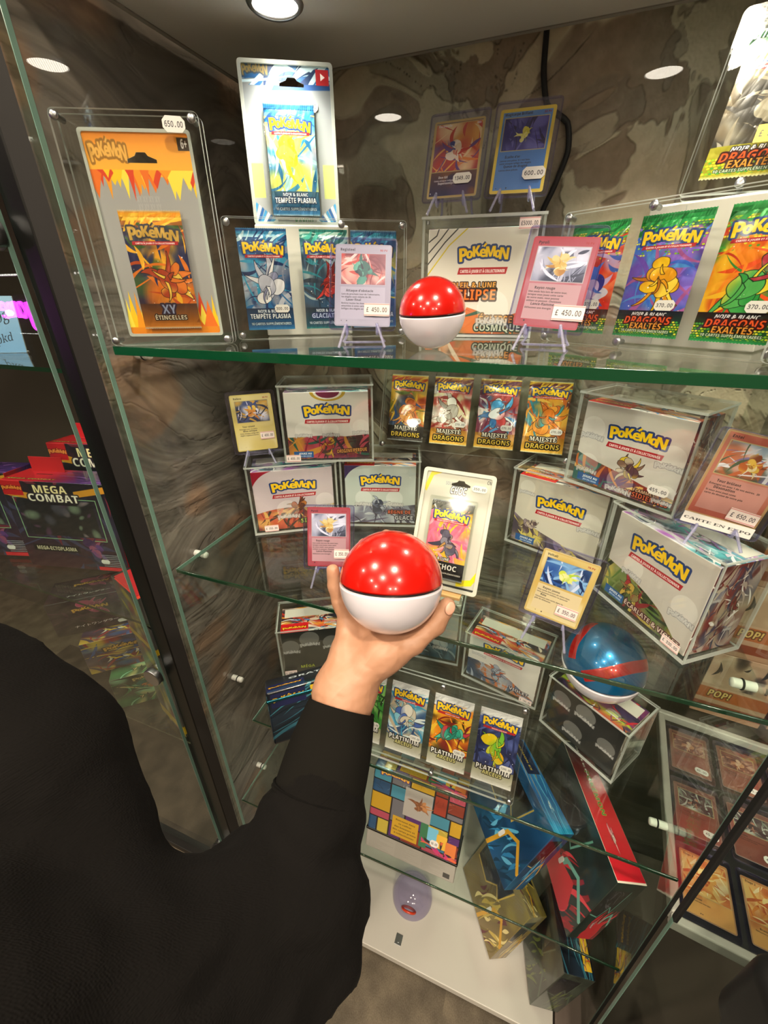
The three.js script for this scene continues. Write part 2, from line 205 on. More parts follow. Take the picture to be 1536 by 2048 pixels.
const M = {
  clear: P({ name: 'acrylic', color: 0xfcfdfc, roughness: 0.02, transmission: 1, thickness: 0, ior: 1.49 }),
  edge: P({ name: 'acrylic_edge', color: 0xdfe6e2, roughness: 0.35, transmission: 0.55, thickness: 0, ior: 1.49 }),
  sleeve: P({ name: 'sleeve_plastic', color: 0xf8f8fe, roughness: 0.05, transmission: 1, thickness: 0, ior: 1.5 }),
  sleeveEdge: P({ name: 'sleeve_edge', color: 0xdcdcf2, roughness: 0.25, transmission: 0.8, thickness: 0 }),
  sleeveRim: P({ name: 'sleeve_rim', color: 0xe6e4f4, roughness: 0.12, transmission: 1, thickness: 0 }),
  film: P({ name: 'blister_film', color: 0xf8faf8, roughness: 0.06, transmission: 1, thickness: 0, ior: 1.5 }),
  glass: P({ name: 'shelf_glass', color: 0xf7fcf9, roughness: 0.01, transmission: 1, thickness: 0, ior: 1.52 }),
  glassEdge: P({ name: 'green_glass_edge', color: 0x0c4a2c, roughness: 0.12, clearcoat: 1, clearcoatRoughness: 0.05 }),
  glassEdgePale: P({ name: 'pale_glass_edge', color: 0x7fa396, roughness: 0.2, transmission: 0.3, thickness: 0 }),
  foil: P({ name: 'foil_print', map: PACKS.tex, roughness: 0.3, metalness: 0.25, bumpMap: foilBump, bumpScale: 0.0012, clearcoat: 0.6, clearcoatRoughness: 0.12 }),
  card: P({ name: 'card_print', map: CARDS.tex, roughness: 0.4, clearcoat: 0.3, clearcoatRoughness: 0.2 }),
  front: P({ name: 'box_print', map: FRONTS.tex, roughness: 0.38, clearcoat: 0.5, clearcoatRoughness: 0.12 }),
  misc: P({ name: 'mixed_print', map: MISC.tex, roughness: 0.35, clearcoat: 0.6, clearcoatRoughness: 0.1 }),
  sticker: S({ name: 'sticker_paper', map: STICK.tex, roughness: 0.7 }),
  paperEdge: S({ name: 'paper_edge', color: 0xe9e6df, roughness: 0.8 }),
  carton: S({ name: 'white_carton', color: 0xdedbd4, roughness: 0.65 }),
  greyCard: S({ name: 'pale_grey_card', color: 0xc9cbc9, roughness: 0.6 }),
  steel: S({ name: 'brushed_steel', color: 0xb9bcc0, roughness: 0.28, metalness: 1 }),
  white: S({ name: 'white_laminate', color: 0xb6b2ab, roughness: 0.32 }),
  peg: S({ name: 'white_plastic', color: 0xe8e6e0, roughness: 0.35 }),
  rubber: S({ name: 'black_rubber', color: 0x0c0c0d, roughness: 0.6 }),
  blackMetal: S({ name: 'black_metal', color: 0x131313, roughness: 0.35, metalness: 0.4 }),
  wood: S({ name: 'pale_wood', map: woodTex, roughness: 0.6 }),
  fleece: P({ name: 'black_fleece', color: 0x0d0b0a, roughness: 1, bumpMap: fleeceBump, bumpScale: 0.0006, specularIntensity: 0.3, sheen: 0.08, sheenRoughness: 0.6, sheenColor: new THREE.Color(0x3a3430) }),
  rib: P({ name: 'black_ribbed_knit', color: 0x12100d, roughness: 1, specularIntensity: 0.3, sheen: 0.08, sheenRoughness: 0.6, sheenColor: new THREE.Color(0x3a3430) }),
  denim: S({ name: 'dark_trousers', color: 0x14161c, roughness: 0.9 }),
  skin: P({ name: 'skin', map: skinTex, roughness: 0.5, clearcoat: 0.08, clearcoatRoughness: 0.5 }),
  nail: P({ name: 'nail', color: 0xd9a48e, roughness: 0.3 }),
  hair: S({ name: 'dark_hair', color: 0x1a120c, roughness: 0.6 }),
};
// ---------------------------------------------------------------- the room and the cabinet
// crumbling plaster over brown stone (kind 0) and layered dark slate (kind 1): colour and relief over w x h metres
function stoneMaps(w, h, px, kind, ox) {
  const nx = Math.round(w * px), ny = Math.round(h * px), col = new Uint8Array(nx * ny * 4), rel = new Uint8Array(nx * ny * 4);
  for (let j = 0; j < ny; j++) for (let i = 0; i < nx; i++) {
    const x = i / px + ox, y = j / px, k = (j * nx + i) * 4; let r, g, b, z;
    const wx = n2(x * 3.1, y * 3.1) * 0.12, wy = n2(x * 3.1 + 40, y * 3.1) * 0.12, fine = fbm(x * 34, y * 34, 3), grit = n2(x * 210, y * 210);
    const slate = sm(0.0, 0.25, kind === 1 ? 1 : (1.62 - y) + 0.25 * n2(x * 4, y * 4));
    const p = fbm((x + wx) * 3.0 + 3.3, (y + wy) * 3.6 + 1.2, 5), q = fbm((x + wx) * 5.5 + 20, (y + wy) * 5.5 + 8, 4), s = sm(-0.03, 0.015, p + 0.07), d = sm(0.16, 0.2, q), gr = sm(-0.2, 0.3, n2(x * 2.2 + 9, y * 2.6));
    const crack = Math.max(0, 1 - Math.abs(fbm((x + wx) * 4 + 60, (y + wy) * 4, 3)) / 0.006) * sm(0.0, 0.3, n2(x * 2 + 30, y * 2));
    let pr = mix(0.25, 0.5, s) + 0.06 * fine, pg = mix(0.188, 0.43, s) + 0.055 * fine, pb = mix(0.125, 0.305, s) + 0.046 * fine;
    pr = mix(pr, 0.16 + 0.04 * fine, d * 0.45); pg = mix(pg, 0.135 + 0.04 * fine, d * 0.45); pb = mix(pb, 0.1 + 0.03 * fine, d * 0.45);
    pr *= mix(1, 0.88, gr); pb *= mix(1, 1.05, gr);
    const edge = 1 - Math.min(1, Math.abs(p + 0.05) / 0.012); const dk = 1 - 0.6 * Math.max(crack, edge * 0.5 * sm(-0.2, 0.4, n2(x * 6, y * 6)));
    pr *= dk; pg *= dk; pb *= dk; const pz = 0.35 + 0.3 * s - 0.2 * d + 0.06 * fine + 0.03 * grit - 0.35 * crack;
    const lx = x + 0.05 * n2(x * 5, y * 9), ly = y + 0.06 * n2(x * 3 + 7, y * 3) + 0.05 * x, l = fbm(lx * 3.2, ly * 12, 5), l2 = fbm(lx * 9 + 9, ly * 34, 3), rim = 1 - Math.min(1, Math.abs(l) / 0.05);
    let v = 0.115 + 0.085 * l + 0.05 * l2; v *= 1 - 0.35 * rim * sm(-0.1, 0.4, n2(x * 5, y * 12)); const rust = sm(0.3, 0.6, n2(x * 4 + 15, y * 6 + 3));
    const sr = v * mix(1.08, 1.5, rust), sg = v * mix(0.93, 0.95, rust), sb = v * mix(0.76, 0.6, rust), sz = 0.5 + 0.5 * l + 0.2 * l2 - 0.15 * rim;
    r = mix(pr, sr, slate); g = mix(pg, sg, slate); b = mix(pb, sb, slate); z = mix(pz, sz, slate);
    const e = (t) => Math.max(0, Math.min(255, 255 * Math.pow(Math.max(0.01, t), 1 / 2.2)));
    col[k] = e(r); col[k + 1] = e(g); col[k + 2] = e(b); col[k + 3] = 255; rel[k] = rel[k + 1] = rel[k + 2] = Math.max(0, Math.min(255, z * 255)); rel[k + 3] = 255;
  }
  const mk = (d, srgb) => { const t = new THREE.DataTexture(d, nx, ny); if (srgb) t.colorSpace = THREE.SRGBColorSpace; t.magFilter = t.minFilter = THREE.LinearFilter; t.wrapS = t.wrapT = THREE.ClampToEdgeWrapping; t.needsUpdate = true; return t; };
  return [mk(col, true), mk(rel, false)];
}
function stoneMat(w, h, px, kind, ox) { const [a, b] = stoneMaps(w, h, px, kind, ox); return P({ name: kind ? 'layered_slate' : 'crumbling_plaster', map: a, bumpMap: b, bumpScale: kind ? 0.005 : 0.009, roughness: 0.75, clearcoat: 1, clearcoatRoughness: 0.01 }); }
const plain = S({ name: 'shop_wall_paint', color: 0x4a4238, roughness: 0.9 });
const dark = S({ name: 'dark_laminate', color: 0x1d1a17, roughness: 0.5 });
const WB = XR - XL + 0.06;
struct('wall_back', box(WB, 2.7, 0.12, XL - 0.03 + WB / 2, 1.35, ZB - 0.06), stoneMat(WB, 2.7, 750, 0, 0));
{ const m = stoneMat(0.375, 2.7, 750, 1, 3), e = S({ name: 'dark_slate_edge', color: 0x14110f, roughness: 0.7 }); struct('wall_left', box(0.05, 2.7, 0.375, XL - 0.025, 1.35, -0.5775), [m, e, e, e, e, e]); }
struct('wall_rear_left', box(4, 2.7, 0.12, -2.555, 1.35, -1.26), plain);
struct('wall_rear_right', box(2.0, 2.7, 0.12, 1.275, 1.35, -1.26), plain);
struct('wall_left_far', box(0.12, 2.7, 4.4, -4.5, 1.35, 0.9), plain);
struct('wall_right_far', box(0.12, 2.7, 4.4, 2.2, 1.35, 0.9), plain);
struct('wall_front', box(6.8, 2.7, 0.12, -1.15, 1.35, 3.1), plain);
struct('ceiling', box(6.8, 0.1, 4.5, -1.15, 2.75, 0.9), S({ name: 'shop_ceiling_paint', color: 0x6d655a, roughness: 0.9 }));
const concrete = noiseTex(512, (u, v) => { const a = 0.5 + 0.5 * fbm(u * 6, v * 6, 5), f = n2(u * 160, v * 160) * 0.04; return [0.30 + 0.2 * a + f, 0.265 + 0.185 * a + f, 0.215 + 0.16 * a + f]; }, true, 1);
{ const g = box(6.8, 0.1, 4.5, -1.15, -0.05, 0.9), p = g.attributes.position, uv = g.attributes.uv; for (let i = 0; i < p.count; i++) uv.setXY(i, p.getX(i) * 1.4, p.getZ(i) * 1.4); struct('floor', g, S({ name: 'worn_concrete', map: concrete, roughness: 0.7 })); }
// the black end posts between the cabinets
struct('trim_1', rbox(0.036, 2.3, 0.03, 0.004, -0.583, 1.15, -0.4035), M.blackMetal);

// the white top board of the cabinet, held a finger's width off the walls, with its lipping
{ const t = thing('ceiling_cabinet');
  t.userData.kind = 'structure'; part('board', rbox(1.85, 0.02, 0.355, 0.002, 0.42, YC + 0.01, -0.5675), M.white, t);
  part('edge_strip', box(1.85, 0.012, 0.006, 0.42, YC + 0.006, -0.7495), S({ name: 'grey_lipping', color: 0x8b857b, roughness: 0.5 }), t);
  part('edge_strip', box(0.006, 0.012, 0.355, -0.509, YC + 0.006, -0.5675), S({ name: 'grey_lipping', color: 0x8b857b, roughness: 0.5 }), t);
}
single('cabinet_top_board', rbox(0.86, 0.02, 0.355, 0.002, -1.04, YC + 0.01, -0.5675), M.white, 'added pale top board carrying the added spotlight over the left cabinet', 'top board');  // unseen board, added to carry the left cabinet spotlight
// recessed spotlights: a ring, a ribbed lens and the light itself just in front of it
function spot(name, x, y, z, r, cd, color, label, group, angle = 51, lens = LENS) {
  const t = thing(name, label, 'ceiling light', group); t.position.set(x, y, z);
  part('ring', new THREE.LatheGeometry([[r, 0.004], [r, -0.002], [r * 1.12, -0.004], [r * 1.28, -0.001], [r * 1.3, 0.0]].map((p) => new THREE.Vector2(...p)), 40), M.steel, t);
  const g = new THREE.CircleGeometry(r, 40, 0, 6.2832).rotateX(Math.PI / 2).translate(0, -0.0012, 0); part('lens', g, new THREE.MeshStandardMaterial({ name: 'lit_lens', color: 0x222222, emissive: new THREE.Color(...color), emissiveIntensity: lens, emissiveMap: lensTex, roughness: 0.4 }), t);
  const s = new THREE.SpotLight(new THREE.Color(...color), cd, 0, R(angle), 1, 2); s.position.set(0, -0.008, 0); s.target.position.set(0, -1, 0); s.castShadow = true; s.shadow.radius = r / 0.02; s.name = 'spot_beam'; t.add(s, s.target); s.target.name = 'spot_aim'; return t;
}
const lensTex = noiseTex(128, (u, v) => { const a = Math.hypot(u - 0.5, v - 0.5) * 2, h = 0.5 + 0.5 * Math.sin(u * 75) * Math.sin(v * 75); return a > 0.97 ? 0.2 : 0.3 + 0.7 * h; }, false);
spot('cabinet_spotlight', -0.347, YC, -0.585, 0.024, CAB_CD, CABINET, 'small round spotlight in the cabinet top above the hanging blue blister card');
spot('cabinet_spotlight', 0.086, YC, -0.60, 0.024, CAB_CD, CABINET, 'small round spotlight in the cabinet top above the green booster packs');
spot('cabinet_spotlight', 0.55, YC, -0.60, 0.024, CAB_CD * 0.7, CABINET, 'small round spotlight in the cabinet top above the neighbouring right cabinet');
spot('cabinet_spotlight', -0.95, YC, -0.47, 0.024, CAB_CD * 1.1, CABINET, 'added small round spotlight in the cabinet top, brightening the left cabinet of boxed toys');  // lamp added out of view to brighten the left cabinet
for (const [x, z, k, l] of [[-0.75, 0.25, 1, 'round shop ceiling downlight above the hooded person'], [0.25, 0.2, 1, 'round shop ceiling downlight before the right half of the cabinet'], [-0.2, 0.95, 1, 'round shop ceiling downlight behind the camera'], [0.9, 0.8, 0.8, 'round shop ceiling downlight by the right wall'], [-1.9, 0.6, 0.8, 'round shop ceiling downlight before the left cabinet'], [-1.2, 1.6, 0.9, 'round shop ceiling downlight near the neon sign'], [0.82, 2.5, 3.2, 'round shop ceiling downlight at the far end, straight behind the camera'], [-0.9, 2.6, 3.2, 'round shop ceiling downlight at the far end, left of the camera'], [1.4, 2.3, 3.2, 'round shop ceiling downlight at the far end, right of the camera']]) spot('shop_downlight', x, 2.69, z, 0.05, SHOP_CD * k, WARM, l, null, 84, 30);

// glass shelves: clear faces, a green polished front edge, white pegs with black rings below
function shelf(y, th, x0, x1, green, label) {
  const t = thing('glass_shelf', label, 'shelf', null), w = x1 - x0, d = ZF - (ZB + 0.006);
  part('pane', box(w, th, d - 0.002, (x0 + x1) / 2, y - th / 2, (ZF + ZB + 0.004) / 2), M.glass, t);
  part('front_edge', rbox(w, th, 0.0022, 0.0005, (x0 + x1) / 2, y - th / 2, ZF + 0.0002), green ? M.glassEdge : M.glassEdge2, t);
  part('side_edge', box(0.001, th, d, x0 - 0.0006, y - th / 2, (ZF + ZB + 0.006) / 2), M.glassEdgePale, t);
}
M.glassEdge2 = P({ name: 'dark_green_glass_edge', color: 0x14301f, roughness: 0.15, clearcoat: 1, clearcoatRoughness: 0.05 });
M.glassEdge.color.set(0x083f25);
shelf(Y1, 0.010, -0.507, 0.272, true, 'top glass shelf with a bright green front edge under the framed booster packs');
shelf(Y2, 0.006, -0.507, 0.272, false, 'second glass shelf from the top, behind the hand, with clear display cases on it');
shelf(Y3, 0.006, -0.42, 0.272, false, 'third glass shelf, carrying the clear frame of four silver-topped booster packs');
shelf(Y4, 0.006, -0.507, 0.272, false, 'lowest glass shelf above the white cabinet base, holding the patchwork tin');
function peg(x, y, z, dir, label) {
  const t = thing('shelf_peg', label, 'shelf support'); t.position.set(x, y, z); const P0 = (a, b, c) => new THREE.Vector2(a, b);
  part('pin', new THREE.LatheGeometry([P0(0, 0), P0(0.0058, 0), P0(0.0058, 0.021), P0(0.005, 0.0235), P0(0, 0.024)], 20).rotateZ(-dir * Math.PI / 2), M.peg, t);
  part('ring', new THREE.TorusGeometry(0.0059, 0.0012, 8, 20).rotateY(Math.PI / 2).translate(dir * 0.013, 0, 0), M.rubber, t);
}
peg(XL, Y1 - 0.0165, -0.45, 1, 'white shelf peg under the top shelf at the left wall');
peg(XL, Y2 - 0.0135, -0.464, 1, 'white shelf peg with a black ring under the second shelf, at its bare left corner');
peg(XL, Y3 - 0.0135, -0.478, 1, 'white shelf peg with a black ring beside the dark tin at the left wall');
peg(XL, Y4 - 0.0135, -0.488, 1, 'lowest white shelf peg on the left wall, close to the black sleeve');
peg(XR, Y2 - 0.0135, -0.46, -1, 'white shelf peg with a black ring on the right glass panel above the framed cards');
peg(XR, Y3 - 0.0135, -0.476, -1, 'white shelf peg low on the right glass panel near the red box');
// upright glass panels and doors
function pane(name, w, h, t, x, y, z, turn, label, edges) { const g = thing(name, label, 'glass panel'); g.position.set(x, y, z); g.rotation.y = R(turn); part('pane', box(w, h, t, 0, h / 2, 0), M.glass, g); for (const s of edges) part('edge', box(0.0012, h, t, s * (w / 2 + 0.0006), h / 2, 0), M.glassEdgePale, g); return g; }
pane('side_panel', 0.365, 1.62, 0.005, XR + 0.003, YB + 0.001, -0.5795, 90, 'upright glass side panel at the right end of the cabinet, before the framed cards', [-1]);
part('seal', rbox(0.0012, 1.5, 0.0052, 0.0004), M.rubber, scene.children[scene.children.length - 1]).position.set(-0.1845, 0.8, 0);
pane('side_panel', 0.012, 1.62, 0.006, XL + 0.006, YB + 0.001, -0.395, 0, 'narrow upright glass strip along the front edge of the left stone wall', [1]);
const ld = pane('glass_door', 0.62, 1.75, 0.006, -0.915, YB + 0.003, -0.383, 0, 'glass door of the left cabinet with round steel studs, before the boxed toys', [1]);
for (const y of [1.814, 1.105, 0.464]) part('stud', new THREE.LatheGeometry([[0, 0.012], [0.017, 0.012], [0.0185, 0.0105], [0.0185, 0.001], [0.017, 0], [0, 0]].map((p) => new THREE.Vector2(...p)), 32).rotateX(Math.PI / 2).translate(0.300, y - YB - 0.003, 0.0035), M.steel, ld);
{ const d = pane('glass_door', 0.9, 1.75, 0.005, 0.703, YB + 0.003, -0.345, 0, 'glass door of the right cabinet before the tray of sleeved cards', [-1]); part('gasket', rbox(0.005, 1.2, 0.008, 0.0015, -0.449, 1.257, 0), M.rubber, d); }
// white base of the cabinet in two boards with an open joint, on a recessed plinth
single('base_board', rbox(0.80, 0.022, 0.43, 0.002, -0.180, YB - 0.011, -0.58), M.white, 'wide white base board under the lowest glass shelf, carrying the lock plate', 'base board');
single('base_board', rbox(1.1, 0.022, 0.43, 0.002, 0.7735, YB - 0.011, -0.58), S({ name: 'grey_brown_laminate', color: 0x5e524b, roughness: 0.35 }), 'base board with shade put into its grey brown colour, right of the open joint', 'base board');  // shadow and dark glass reflections over this board are put into its colour
single('base_board', rbox(1.2, 0.022, 0.43, 0.002, -1.183, YB - 0.011, -0.58), dark, 'dark base board of the left cabinet, left of the black end post', 'base board');
single('cabinet_plinth', box(3.1, YB - 0.022, 0.3, -0.23, (YB - 0.022) / 2, -0.62), dark, 'dark recessed plinth under the white base boards', 'plinth');
{ const t = thing('lock_plate', 'small steel lock plate with a screw on the white base', 'lock plate'); t.position.set(-0.124, YB, -0.40); part('plate', rbox(0.016, 0.0016, 0.02, 0.0007, 0, 0.0008, 0), M.steel, t); part('screw', new THREE.CylinderGeometry(0.003, 0.0034, 0.0016, 16).translate(0, 0.0022, 0.003), M.steel, t); }
{ const t = thing('plastic_dome', 'translucent lilac half sphere with a red ring, on the white base', 'lilac dome'); t.position.set(-0.118, YB, -0.49);  // translucent half sphere and ring, standing in for something unidentified
  part('shell', new THREE.SphereGeometry(0.05, 40, 20, 0, 6.2832, 0, Math.PI / 2).scale(1, 1.0, 1), P({ name: 'lilac_film', color: 0xd6d2ea, roughness: 0.08, transmission: 0.92, thickness: 0 }), t);
  part('ring', new THREE.TorusGeometry(0.016, 0.0028, 10, 36).rotateX(R(35)).translate(0.002, 0.030, 0.040), S({ name: 'red_plastic', color: 0xb5351c, roughness: 0.3 }), t); }
{ const g = tube([[-0.071, YC + 0.02, ZB + 0.004], [-0.068, 2.0, ZB + 0.004], [-0.058, 1.965, ZB + 0.004], [-0.030, 1.945, ZB + 0.004], [-0.024, 1.915, ZB + 0.004], [-0.036, 1.875, ZB + 0.004], [-0.046, 1.85, ZB + 0.004], [-0.05, 1.80, ZB + 0.004], [-0.05, 1.70, ZB + 0.004]], 0.0036, 60, 8); single('cable', g, M.rubber, 'black cable running down the plaster wall behind the two cards', 'cable'); }
// ---------------------------------------------------------------- builders of the goods
// a foil booster pack: bulging wrapper with ridged, saw-toothed seams at both ends; bottom centre at the origin
const packGeoCache = {};
function packGeo(w, h, cell) {
  const nx = 14, ny = 20, pos = [], uv = [], idx = [], c = 0.055, T = 0.0045, W2 = w / 2;
  for (const side of [1, -1]) { const o = pos.length / 3; for (let j = 0; j <= ny; j++) for (let i = 0; i <= nx; i++) { const u = i / nx, v = mix(c, 1 - c, j / ny), s = Math.pow(Math.sin(Math.PI * u), 0.45) * Math.pow(Math.sin(Math.PI * j / ny), 0.4); pos.push((u - 0.5) * w * (1 - 0.012 * Math.sin(Math.PI * j / ny)), v * h, side * T * 0.5 * s * (1 + 0.16 * n2(u * 3 + cell.u0 * 99, v * 4))); uv.push(mix(cell.u0, cell.u1, u), mix(cell.v0, cell.v1, v)); } for (let j = 0; j < ny; j++) for (let i = 0; i < nx; i++) { const a = o + j * (nx + 1) + i, b = a + 1, d = a + nx + 1, e = d + 1; side > 0 ? idx.push(a, b, e, a, e, d) : idx.push(a, e, b, a, d, e); } }
  const body = new THREE.BufferGeometry(); body.setAttribute('position', new THREE.Float32BufferAttribute(pos, 3)); body.setAttribute('uv', new THREE.Float32BufferAttribute(uv, 2)); body.setIndex(idx); body.computeVertexNormals();
  const seam = (top) => { const n = 48, p = [], t = [], ix = []; for (const side of [1, -1]) { const o = p.length / 3; for (let i = 0; i <= n; i++) for (let k = 0; k < 2; k++) { const u = i / n, v = top ? (k ? 1 - (i % 2) * 0.006 : 1 - c) : (k ? c : (i % 2) * 0.006); p.push((u - 0.5) * w, v * h, side * 0.0003 + (i % 2 ? 0.00025 : -0.00025)); t.push(mix(cell.u0, cell.u1, u), mix(cell.v0, cell.v1, v)); } for (let i = 0; i < n; i++) { const a = o + i * 2; side > 0 ? ix.push(a, a + 2, a + 3, a, a + 3, a + 1) : ix.push(a, a + 3, a + 2, a, a + 1, a + 3); } } const g = new THREE.BufferGeometry(); g.setAttribute('position', new THREE.Float32BufferAttribute(p, 3)); g.setAttribute('uv', new THREE.Float32BufferAttribute(t, 2)); g.setIndex(ix); g.computeVertexNormals(); return g; };
  return [body, seam(true), seam(false)];
}
function makePack(cell, w, h, label, price, sx = 0.012, sy = 0.022, group) {
  const t = thing('booster_pack', label, 'booster pack', group), [b, s1, s2] = packGeo(w, h, cell);
  part('wrapper', b, M.foil, t); part('crimped_seam', s1, M.foil, t); part('crimped_seam', s2, M.foil, t);
  if (price) addSticker(t, price, 'tag', sx, sy, 0.0028, 0.019, 0, 0.0095);
  return t;
}
function plate(name, w, h, t, parent, x, y, z, mats = [M.clear, M.edge]) { const g = new THREE.ExtrudeGeometry(rrect(w, h, Math.min(0.006, w * 0.1)), { depth: t, bevelEnabled: false, curveSegments: 4 }).translate(x, y, z); return part(name, g, mats, parent); }
// two screwed acrylic plates with a gap for what they show (front face of the gap at z = 0)
function makeFrame(w, h, label, studs, gap = 0.007, group) {
  const t = thing('pack_display', label, 'display frame', group);
  plate('front_plate', w, h, 0.004, t, 0, 0, gap / 2); plate('back_plate', w, h, 0.004, t, 0, 0, -gap / 2 - 0.004);
  const g = new THREE.LatheGeometry([[0, 0.0026], [0.0022, 0.0026], [0.0042, 0.0016], [0.0044, 0], [0.0028, -0.0005], [0.0028, -0.004 - gap], [0, -0.004 - gap]].map((p) => new THREE.Vector2(...p)), 18).rotateX(Math.PI / 2);
  for (const [x, y] of studs) part('screw', g, M.steel, t).position.set(x, y, gap / 2 + 0.0042);
  return t;
}
const corners = (w, h, e = 0.006) => [[-w / 2 + e, e], [w / 2 - e, e], [-w / 2 + e, h - e], [w / 2 - e, h - e]];
// a trading card in a rigid clear sleeve on a bent acrylic stand
function makeCard(cell, label, group) { return single('trading_card', slab(0.063, 0.088, 0.0005, 0.003, cell), [M.card, M.paperEdge], label, 'trading card', group); }
function makeSleeve(w, h, label, group) {
  const t = thing('card_sleeve', label, 'card sleeve', group), mats = [M.sleeve, M.sleeveEdge];
  plate('front_sheet', w, h, 0.0006, t, 0, 0, 0.0012, mats); plate('back_sheet', w, h, 0.0006, t, 0, 0, -0.0018, mats);
  const s = rrect(w, h, 0.004); s.holes.push(rrect(w - 0.003, h - 0.003, 0.002, -w / 2 + 0.0015, 0.0015)); part('welded_rim', new THREE.ExtrudeGeometry(s, { depth: 0.0018, bevelEnabled: false }).translate(0, 0, -0.0009), M.sleeveRim, t); return t;
}
function makeStand(hh, lean, label, group) {   // local frame: on the floor of the shelf, card edge at height hh
  const t = thing('card_stand', label, 'card stand', group), l = Math.tan(R(lean));
  for (const x of [-0.017, 0.017]) part('leg', tube([[x * 1.5, 0.0016, 0.016], [x, hh + 0.008, 0.0075], [x, hh + 0.0086, 0.006], [x, hh - 0.0022, 0.004], [x, hh - 0.0024, -0.0045], [x, hh + 0.03, -0.0065 - l * 0.03], [x, hh + 0.042, -0.010 - l * 0.042], [x * 1.2, hh * 0.6, -0.03 - l * 0.03], [x * 1.5, 0.0016, -0.042]], 0.0015, 60, 8, false, 0.15), M.sleeveEdge, t);
  part('brace', bar([-0.0235, 0.0022, -0.036], [0.0235, 0.0022, -0.036], 0.0013), M.sleeveEdge, t); return t;
}
function cardOnStand(cell, what, x, y, z, yaw, lean, roll, w, h, price, kind, opt = {}) {
  const hh = opt.hh ?? 0.02, st = place(makeStand(hh, lean, `clear bent stand holding the ${what}`), x, y, z, yaw);
  const s = place(makeSleeve(w, h, `rigid clear sleeve around the ${what}`), x, y + hh + 0.0008, z, yaw, lean, roll);
  const cd = makeCard(cell, opt.card || what); within(cd, s, 0, 0.0045 + (opt.dy || 0), 0.0003); const k = Math.min(w * 0.84 / 0.063, (h - 0.008) / 0.088); cd.scale.set(k, k, 1);
  if (price) addSticker(s, price, kind || 'pink', opt.sx ?? 0.014, opt.sy ?? 0.02, 0.002, opt.sw || 0.024, opt.sr ?? 0, opt.sh || 0.012);
  if (opt.expo) addSticker(s, 'CARTE EN EXPO', 'expo', 0, 0.008, 0.002, 0.066, 0, 0.012);
  if (opt.noStand) scene.remove(st);
  return s;
}
// a booster display box inside a case of clear acrylic panels (front bottom centre at the origin, depth behind it)
function makeBoxInCase(front, top, side, w, h, d, x, y, z, yaw, what, price, kind, sx, sy, lean = 0) {
  const t = thing('acrylic_case', `clear case around the ${what}`, 'display case'), p = 0.003, c = [M.edge, M.edge, M.edge, M.edge, M.clear, M.clear];
  place(t, x, y, z, yaw, lean);
  const pan = (n, g, m, px, py, pz) => { const o = part(n, g, m, t); o.position.set(px, py, pz); };
  pan('front_panel', new THREE.BoxGeometry(w, h - 2 * p, p), c, 0, h / 2, -p / 2); pan('back_panel', new THREE.BoxGeometry(w, h - 2 * p, p), c, 0, h / 2, -d + p / 2);
  const cs = [M.clear, M.clear, M.edge, M.edge, M.edge, M.edge], ct = [M.edge, M.edge, M.clear, M.clear, M.edge, M.edge];
  for (const s of [-1, 1]) pan('side_panel', new THREE.BoxGeometry(p, h - 2 * p, d - 2 * p), cs, s * (w / 2 - p / 2), h / 2, -d / 2);
  pan('base_panel', new THREE.BoxGeometry(w, p, d), ct, 0, p / 2, -d / 2); pan('lid', new THREE.BoxGeometry(w + 0.002, p, d + 0.002), ct, 0, h - p / 2, -d / 2);
  for (const s of [-1, 1]) pan('magnet', new THREE.CylinderGeometry(0.0022, 0.0022, 0.004, 12), M.steel, s * (w / 2 - 0.006), h - 0.006, -0.006);
  if (price) addSticker(t, price, kind, sx, sy, 0.0003, 0.024, 0, 0.012);
  const b = makeBooster(front, top, side, w - 0.014, h - 0.016, d - 0.016, what); within(b, t, 0, 0.0034, -0.008); return t;
}
function faceUV(g, cells) { const uv = g.attributes.uv; for (const gr of g.groups) { const c = cells[gr.materialIndex]; if (!c) continue; for (let i = gr.start; i < gr.start + gr.count; i++) uv.setXY(i, mix(c.u0, c.u1, uv.getX(i)), mix(c.v0, c.v1, uv.getY(i))); } return g; }
function makeBooster(front, top, side, w, h, d, label, name = 'booster_box', category = 'booster box') {
  const t = thing(name, label, category);
  part('carton', faceUV(rbox(w, h, d, 0.0014, 0, h / 2, -d / 2), [side, side, top, top, front, front]), [M.misc, M.misc, M.misc, M.misc, front.misc ? M.misc : M.front, front.misc ? M.misc : M.front], t);
  part('lid_flap', box(w * 0.9, 0.0009, d * 0.34, 0, h + 0.0004, -d * 0.76), M.carton, t);
  return t;
}
// ---------------------------------------------------------------- what stands on the top shelf
const BLUEBG = ['#0c3f7c', '#1877b8', '#7fb6d8', '#12508e', '#0a2f66'], SC = ['#c8dc20', '#8fc31c', '#e8e03a', '#4aa83a'];
const T1 = [{ t: 'NOIR & BLANC', y: 0.80, s: 0.075, f: '#e8f4ff', k: '#1a2c4c' }, { t: 'TEMPÊTE PLASMA', y: 0.855, s: 0.115, f: '#f2f7fa', k: '#0f2d52', style: 'bold' }, { t: '10 CARTES SUPPLÉMENTAIRES', y: 0.935, s: 0.06, f: '#d6ecf8', k: '#0b2a50' }];
const T3 = [{ t: 'NOIR & BLANC', y: 0.80, s: 0.075, f: '#f4f4f4', k: '#20202a', style: 'italic bold' }, { t: 'DRAGONS', y: 0.852, s: 0.15, f: '#ea5a22', k: '#3a0d06', skew: -0.15 }, { t: 'EXALTÉS', y: 0.90, s: 0.125, f: '#f0a23a', k: '#2a1206', skew: -0.1 }, { t: '10 CARTES SUPPLÉMENTAIRES', y: 0.946, s: 0.052, f: '#dfe8d0', k: '#123a1c' }];
